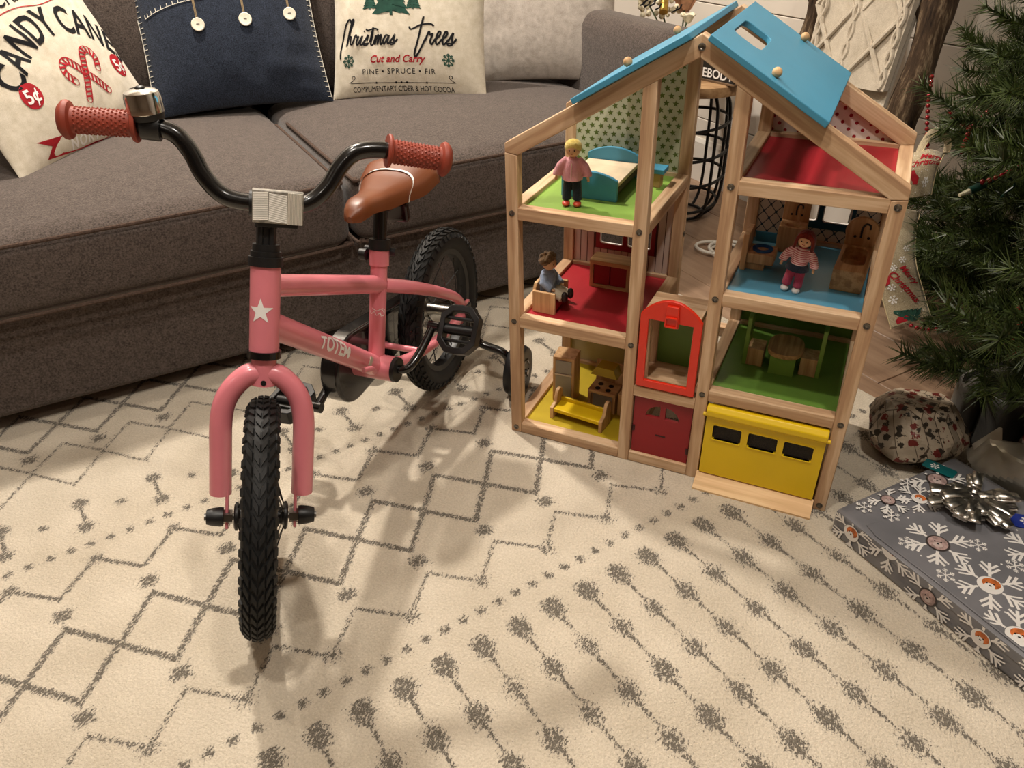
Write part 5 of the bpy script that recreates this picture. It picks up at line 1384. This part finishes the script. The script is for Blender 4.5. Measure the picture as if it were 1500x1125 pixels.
# burlap ribbon
def burlap():
    t = NT('burlap'); v = t.coord(); n = t.noise(v, 600, 2, .7); t.col(t.ramp(n, [(.3, '8f7f64'), (.7, 'c4b597')])); t.bump(n, .5, .002); return t.set(.9, 0, .15, 0, .2)
BURL = burlap()
class Ribbon:
    def __init__(s, centre, width, label, wdir, cols=10):
        s.P = cat_rom(centre, 10); s.w = width; s.o0 = s.P[len(s.P)//2].copy(); s.t = thing('burlap_ribbon', label, 'ribbon', s.o0); s.wd = [Vector(x) for x in wdir]
        v = []; f = []; n = len(s.P); C_ = cols
        for i in range(n):
            for k in range(C_+1): v.append(s.pt(i/(n-1), k/C_-.5))
        for i in range(n-1):
            for k in range(C_): f.append((i*(C_+1)+k, i*(C_+1)+k+1, (i+1)*(C_+1)+k+1, (i+1)*(C_+1)+k))
        o = MB().add(v, f).obj('band', BURL, s.t, ang=180); q = o.modifiers.new('sol', 'SOLIDIFY'); q.thickness = .0012; q.offset = 0
        for e in (-.5, .5): MB().tube([s.pt(i/(n-1), e) for i in range(n)], .0013, 5).obj('wired_edge', mat('gold_edge', 'cbb88e', .5), s.t)
    def fr(s, t):
        x = t*(len(s.P)-1); i = min(len(s.P)-2, int(x)); p = s.P[i].lerp(s.P[i+1], x-i); y = t*(len(s.wd)-1); j = min(len(s.wd)-2, int(y)); w = s.wd[j].lerp(s.wd[j+1], y-j).normalized()
        return p, w, (s.P[i+1]-s.P[i]).normalized()
    def pt(s, t, e, off=0.):
        p, w, d = s.fr(t); n = w.cross(d).normalized()
        if n.dot(CAM-p) < 0: n = -n
        return p-s.o0+w*e*s.w+n*(off+.010*math.cos(e*PI))
    def prnt(s, mb, name, m, L, off=.0016): return mb.fn(lambda q: s.pt(max(0, min(1, q.y/L)), max(-.5, min(.5, q.x/s.w)), off)).obj(name, m, s.t, ang=180)
vr = cr @ Vector((1, 0, 0)); vu = cr @ Vector((0, 1, 0)); vd = cr @ Vector((0, 0, -1))
r1 = Ribbon([at(1338, 288, 1.50), at(1345, 255, 1.485), at(1352, 238, 1.49), at(1358, 226, 1.52)], .068, 'burlap ribbon loop reading Merry Christmas beside the dollhouse roof', [vr+.1*vu, vr+.1*vu, vr])
L = .10
def fl_dots(n, L, w, seed):
    rn = random.Random(seed); m = MB()
    for _ in range(n):
        g = disc((rn.uniform(-w, w), rn.uniform(.05, .95)*L), rn.uniform(.0006, .0013), 7); m.add(g.v, g.f)
    return m
r1.prnt(place(text_mb('Merry', .018, shear=.3, bold=.0004, cut=.006), .012, .066, 4), 'lettering', REDINK, L)
r1.prnt(place(text_mb('Christmas', .018, shear=.3, bold=.0004, cut=.006), .006, .050, 4), 'lettering', REDINK, L)
r1.prnt(poly_fan([(-.030, .020), (-.004, .020), (-.003, .028), (-.010, .034), (-.014, .041), (-.026, .041), (-.031, .032)]), 'truck_print', REDINK, L); r1.prnt(flake(.012, .022, .007, .001), 'snowflake_print', WHITEP, L)
r1.prnt(fl_dots(36, L, .03, 1), 'snow_dots', WHITEP, L)['kind'] = 'stuff'
lp = Ribbon([at(1343, 245, 1.50), at(1352, 218, 1.52), at(1366, 197, 1.545), at(1382, 195, 1.56), at(1391, 208, 1.57), at(1389, 225, 1.575)], .016, 'narrow turned end of burlap ribbon looping above the Merry Christmas loop', [vd+.3*vr, vd+.3*vu, vd+.3*vr])
r2 = Ribbon([at(1334, 472, 1.56), at(1322, 430, 1.565), at(1312, 390, 1.57), at(1311, 350, 1.58), at(1318, 310, 1.60)], .083, 'long burlap ribbon with snowflakes hanging down beside the dollhouse', [vr+.35*vu, vr+.25*vu, vr+.1*vu, vr])
L = .25
for tx, x, y in (('Merry', .012, .085), ('Christmas', -.004, .062)):
    r2.prnt(place(text_mb(tx, .020, shear=.3, bold=.0005, cut=.006), x, y+.012, -62), 'lettering', REDINK, L)
for x, y, k in ((-.025, .055, .009), (-.022, .08, .008), (.010, .135, .008), (-.01, .12, .007), (.02, .16, .008)): r2.prnt(flake(x, y, k, .0011), 'snowflake_print', WHITEP, L)
r2.prnt(fl_dots(60, L, .038, 5), 'snow_dots', WHITEP, L)['kind'] = 'stuff'
r2.prnt(poly_fan([(-.030, .008), (-.006, .008), (-.005, .016), (-.012, .022), (-.026, .022), (-.031, .016)]), 'truck_print', REDINK, L); r2.prnt(disc((-.03, .10), .010, 14, .014), 'truck_print', REDINK, L); r2.prnt(place(firtree(0, 0, .42, 5), .012, .010, 60), 'fir_print', GREENINK, L)
# red berry pick and green light string plug
pk = thing('berry_pick', 'glossy red twig ornament hooked on the tree at the right edge', 'ornament', at(1490, 500, 1.32))
o0 = at(1490, 500, 1.32)
for q in ([(1502, 470), (1487, 482), (1484, 498), (1490, 512)], [(1490, 505), (1484, 522), (1478, 538)], [(1489, 508), (1497, 515), (1506, 505)], [(1500, 455), (1492, 450), (1508, 440)]):
    MB().tube(cat_rom([at(u, v, 1.32)-o0 for u, v in q], 5), .0042, 7).obj('twig', BEAD, pk)
ls = thing('light_plug', 'dark green string light plug resting on a tree branch', 'cord', at(1440, 272, 1.37)); o0 = at(1440, 272, 1.37)
GPL = mat('green_plastic', '12352a', .4); 
MB().cyl(at(1420, 280, 1.37)-o0, at(1442, 270, 1.37)-o0, .007, n=10).obj('plug', GPL, ls)
MB().tube(cat_rom([at(u, v, d)-o0 for u, v, d in ((1442, 270, 1.37), (1465, 262, 1.365), (1480, 262, 1.365), (1486, 272, 1.37), (1470, 285, 1.38), (1462, 300, 1.40))], 6), .0022, 6).obj('wire', GPL, ls)
MB().cyl(at(1420, 280, 1.37)-o0, at(1405, 286, 1.37)-o0, .005, .003, 8).obj('bulb', mat('bulb_clear', 'b9b49a', .15, 0, .6, 0), ls)
# ------------------------------------------------------------------ presents
GW = NT('grey_wrap'); nn = GW.noise(GW.coord(), 14, 3); GW.col(GW.ramp(nn, [(.3, '6c6c70'), (.7, '7c7b7f')])); GW.bump(GW.noise(GW.coord(), 25, 3), .25, .004); GW = GW.set(.3, 0, .5, .25)
ga = math.radians(-38.2); H_ = .050
gift = thing('gift_box', 'large flat present in grey paper with white snowflakes and puppy faces', 'present', (.604, -.046, 0), ga)
GL, GWd = .62, .285
MB().rbox((GL/2, GWd/2, H_/2), (GL, GWd, H_), .005, 8).obj('wrapped_box', GW, gift, ang=60)
# overlapping paper flap: a slightly raised sheet over the top with a visible edge
FLAP = .0022
MB().prism([(.050, .012), (.075, .006), (.20, .008), (.34, .006), (GL-.004, .010), (GL-.004, GWd-.01), (.10, GWd-.01)], H_-.001, H_+FLAP).obj('paper_flap', GW, gift, .001)
MB().prism([(.052, H_-.014), (.36, H_-.016), (GL-.004, H_-.014), (GL-.004, H_), (.052, H_)], -.0015, .0, frame((1, 0, 0), (0, 0, 1), (0, 1, 0), (0, 0, 0))).obj('paper_fold', GW, gift, .0005)
SNOW = mat('snow_print', 'e8e4df', .35, 0, .5, 0); PUP1 = mat('puppy_orange', 'b5622f', .5, 0, .4, .25, 160); PUP2 = mat('puppy_pink', 'a48b86', .5, 0, .4, .2, 160); PUPR = mat('portrait_dark', '3e3532', .5)
def big_flake(r, hole):
    m = MB()
    for i in range(6):
        a = 2*PI*i/6+.52; d = Vector((math.cos(a), math.sin(a)))
        g = stroke([tuple(d*hole*1.05), tuple(d*r)], r*.085, 0); m.add([(c_[0], c_[1], len(m.v)*1e-6) for c_ in g.v], g.f)
        for f_, l in ((.50, .42), (.72, .34)):
            for s_ in (1, -1):
                b = a+s_*.72; p = d*r*f_; g = stroke([tuple(p), (p.x+math.cos(b)*r*l, p.y+math.sin(b)*r*l)], r*.080, 0); m.add([(c_[0], c_[1], len(m.v)*1e-6) for c_ in g.v], g.f)
    return m
TOPM = lambda x, y, rot: Matrix.Translation((x, y, H_+FLAP+.0004)) @ Matrix.Rotation(rot, 4, 'Z')
SIDE = lambda x, z_, rot: frame((1, 0, 0), (0, 0, 1), (0, -1, 0), (x, -.0019, z_)) @ Matrix.Rotation(rot, 4, 'Z')
def bis(mb, co, no):
    me = mb.mesh('tmp', None, False); bm = bmesh.new(); bm.from_mesh(me); bpy.data.meshes.remove(me)
    bmesh.ops.bisect_plane(bm, geom=bm.verts[:]+bm.edges[:]+bm.faces[:], plane_co=co, plane_no=no, clear_outer=True)
    m = MB(); bm.verts.index_update(); m.v = [tuple(v.co) for v in bm.verts]; m.f = [tuple(q.index for q in f.verts) for f in bm.faces]; bm.free(); return m
def motif2(Mx, r, kind, cuts, rot=0.):
    Mx = Mx @ Matrix.Rotation(rot, 4, 'Z'); hole = r*.36
    def lay(mb, off, name, m, par):
        mb.xf(Mx @ Matrix.Translation((0, 0, off)))
        for co, no in cuts: mb = bis(mb, co, no)
        return mb.obj(name, m, par, smooth=False) if mb.f else None
    lay(big_flake(r, hole), 0, 'snowflake_print', SNOW, gift)
    p = lay(disc((0, 0), hole, 22), .0003, 'portrait_disc', SNOW if kind else PUPR, gift)
    if p is None: return
    if kind:
        lay(disc((hole*.10, hole*.22), hole*.72, 18, hole*.62), .0005, 'face_print', PUP1, p)
        lay(disc((-hole*.05, -hole*.18), hole*.42, 14, hole*.40), .0007, 'muzzle_print', SNOW, p)
    else:
        lay(disc((0, hole*.02), hole*.84, 20, hole*.86), .0005, 'face_print', PUP2, p)
        lay(disc((0, -hole*.25), hole*.40, 14, hole*.34), .0007, 'muzzle_print', MUZ, p)
    lay(disc((-hole*.26, hole*.16), hole*.085, 8), .0009, 'eye_print', INK, p); lay(disc((hole*.26, hole*.16), hole*.085, 8), .0009, 'eye_print', INK, p)
    lay(disc((0, -hole*.12), hole*.12, 8, hole*.09), .0009, 'nose_print', INK, p)
MUZ = mat('muzzle', 'c3b0aa', .6)
tc = [((0, .009, 0), (0, -1, 0)), ((GL-.006, 0, 0), (1, 0, 0)), ((0, GWd-.012, 0), (0, 1, 0)), ((.008, 0, 0), (-1, 0, 0))]
for x, y, k in ((.131, .075, 0), (.223, .069, 1), (.300, .022, 1), (.048, .135, 1), (.026, .088, 0), (.030, .200, 0), (.215, .190, 0), (.330, .115, 0), (.420, .060, 1), (.300, .225, 1), (.430, .180, 0), (.530, .09, 1), (.530, .22, 0)):
    motif2(TOPM(x, y, 0), .034 if y < .15 and x < .06 else .048, k, tc, .65)
sc_ = [((0, 0, .003), (0, 0, -1)), ((0, 0, H_-.001), (0, 0, 1)), ((.004, 0, 0), (-1, 0, 0))]
for x, z_, k in ((.039, .030, 1), (.108, .052, 1), (.184, .026, 0), (.269, .028, 1), (.36, .03, 0), (.45, .026, 1), (.54, .03, 0)): motif2(SIDE(x, z_, 0), .040, k, sc_, .1)
for x, y in ((.055, .062), (.108, .035), (.162, .125), (.012, .150), (.020, .040), (.216, .135), (.27, .10), (.18, .03), (.36, .04), (.38, .22), (.48, .13)):
    flake(x, y, .014, .0016, 6, .2).xf(Matrix.Translation((0, 0, H_+FLAP+.0004))).obj('small_snowflake_print', SNOW, gift, smooth=False)
rn = random.Random(8)
for _ in range(40):
    x, y = rn.uniform(.06, GL-.02), rn.uniform(.015, GWd-.02); disc((x, y), .0016, 8).xf(Matrix.Translation((0, 0, H_+FLAP+.0003))).obj('snow_dot', SNOW, gift, smooth=False)
# silver metallic bow with tags on top of the present
FOIL = mat('silver_foil', 'dedbd4', .30, 1, .5, .05, 30)
Mg = Matrix.Translation((.604, -.046, 0)) @ Matrix.Rotation(ga, 4, 'Z')
bc_ = Mg @ Vector((.100, .190, H_+FLAP+.0008))
bow = thing('gift_bow', 'shiny silver foil ribbon bow on the grey snowflake present', 'bow', bc_, ga)
rn = random.Random(5)
for k in range(44):
    a = rn.uniform(0, 2*PI); r0 = rn.uniform(.010, .07); L_ = rn.uniform(.022, .042); w = rn.uniform(.012, .022); h0 = rn.uniform(.002, .022)
    d = Vector((math.cos(a), math.sin(a), 0)); sdv = Vector((-d.y, d.x, 0)); v = []; n = 8
    for i in range(n+1):
        t = PI*i/n; p = d*(r0*.5+L_*math.sin(t)**.5)+Vector((0, 0, .002+h0+.0075*(1-math.cos(t))*.5))
        v += [p-sdv*w/2, p+sdv*w/2]
    o = MB().add(v, [(2*i, 2*i+1, 2*i+3, 2*i+2) for i in range(n)]).obj('ribbon_loop', FOIL, bow, ang=180); q = o.modifiers.new('sol', 'SOLIDIFY'); q.thickness = .0004; q.offset = 1
tg = thing('gift_tag', 'teal gift tag tucked behind the silver bow', 'tag', Mg @ Vector((.012, .228, H_+FLAP+.001)), ga+.3)
MB().prism(rrect(-.026, .026, -.012, .012, .003, 2), 0, .0012).obj('card', mat('teal_card', '0d5a5c', .4), tg)
flake(-.008, 0, .008, .0012).xf(Matrix.Translation((0, 0, .0014))).obj('snowflake_print', SNOW, tg, smooth=False)
tg = thing('gift_tag', 'blue gift tag with a white snowflake at the right of the bow', 'tag', Mg @ Vector((.165, .235, H_+FLAP+.001)), ga+.8)
MB().prism(rrect(-.022, .022, -.016, .016, .006, 3), 0, .0012).obj('card', mat('blue_card', '1b2f86', .35), tg)
flake(0, 0, .010, .0015).xf(Matrix.Translation((0, 0, .0014))).obj('snowflake_print', SNOW, tg, smooth=False)
# paper with small christmas motifs
def xmas_paper(name, base='a89a86'):
    t = NT(name); v = t.coord('Object', (1, 1, 1), (.5, .35, .4)); n = t.noise(v, 150, 3, .6)
    br = t.new('TexBrick'); t.link(v, br.inputs['Vector']); br.inputs['Scale'].default_value = 21; br.inputs['Mortar Size'].default_value = .014
    br.inputs['Color1'].default_value = lin(shade(base, 1.12)); br.inputs['Color2'].default_value = lin(shade(base, .84)); br.inputs['Mortar'].default_value = lin('55473a')
    br.inputs['Brick Width'].default_value = .62; br.inputs['Row Height'].default_value = .34
    vo = t.new('TexVoronoi'); t.link(v, vo.inputs['Vector']); vo.inputs['Scale'].default_value = 62
    sx = t.new('SeparateColor'); t.link(vo.outputs['Color'], sx.inputs[0]); e = t.math('ADD', vo.outputs['Distance'], t.math('MULTIPLY', t.math('SUBTRACT', n, .5), 1.3))
    red = t.math('MULTIPLY', t.math('GREATER_THAN', sx.outputs[0], .62), t.math('LESS_THAN', e, .46))
    drk = t.math('MULTIPLY', t.math('LESS_THAN', sx.outputs[0], .40), t.math('LESS_THAN', e, .40))
    c = t.mix(red, br.outputs[0], '6e2823'); c = t.mix(drk, c, '332c24'); t.col(c)
    t.bump(t.noise(v, 22, 4), .7, .014); return t.set(.4, 0, .45)
PAP = xmas_paper('motif_paper'); PAP2 = xmas_paper('motif_paper_b', '9d8f80')
def crumple(name, label, c, r, m, seed, cat, flat=.0, twist=0, par=None):
    rn = random.Random(seed); dirs = [(Vector((rn.gauss(0, 1), rn.gauss(0, 1), rn.gauss(0, 1))).normalized(), rn.uniform(.82, 1.0)) for _ in range(46)]
    n, k_ = 56, 30; mb = MB().sph((0, 0, 0), 1, n, k_)
    def g(p):
        d = p.normalized(); f_ = 1.25
        for q, h in dirs:
            cc = d.dot(q)
            if cc > .15: f_ = min(f_, h/cc)
        w = Vector((d.x*r[0], d.y*r[1], d.z*r[2]))*f_; w.z = max(w.z, -r[2]*.80); return w+Vector((0, 0, r[2]*.80))
    mb.fn(g); t = thing(name, label, cat, c, twist); mb.obj('wrapping', m, t, ang=12); return t
t1 = crumple('wrapped_gift', 'rounded present in cream paper printed with brown and red christmas motifs', (.712, .240, 0), (.090, .094, .066), PAP, 3, 'present')
t2 = crumple('wrapped_gift', 'present in christmas motif paper half hidden at the right edge', (.965, .285, 0), (.075, .08, .075), PAP2, 9, 'present')
# crumpled silver bag behind the bow
SFOIL = mat('bag_foil', 'bdb8aa', .32, .7, .5, .06, 25, .4, 30)
t3 = crumple('foil_bag', 'crumpled silver foil gift bag behind the bow', Mg @ Vector((.088, .336, 0)), (.098, .045, .060), SFOIL, 6, 'gift bag', twist=ga)
MB().add([(-.090, -.010, .060), (-.066, .008, .108), (-.038, -.006, .070), (-.065, -.022, .050), (-.060, .006, .110)], [(0, 1, 4), (1, 2, 4), (0, 3, 2), (0, 4, 3), (2, 3, 4)]).obj('bag_corner', SFOIL, t3)
# grey storage case standing among the presents
GC = mat('case_grey', '77736c', .4, 0, .4, .04, 10); GC2 = mat('case_dark', '4a4844', .45, 0, .4, .04, 10)
cs = thing('storage_case', 'grey plastic case with a dark seam standing behind the presents', 'case', (.832, .372, 0), math.radians(48))
MB().rbox((0, 0, .07), (.17, .042, .14), .018, 5).obj('shell', GC, cs); MB().box(-.084, .084, -.004, .004, .001, .142).obj('seam', BLACKP, cs)
MB().rbox((.02, -.055, .06), (.17, .05, .12), .012, 5).obj('rear_shell', GC2, cs)
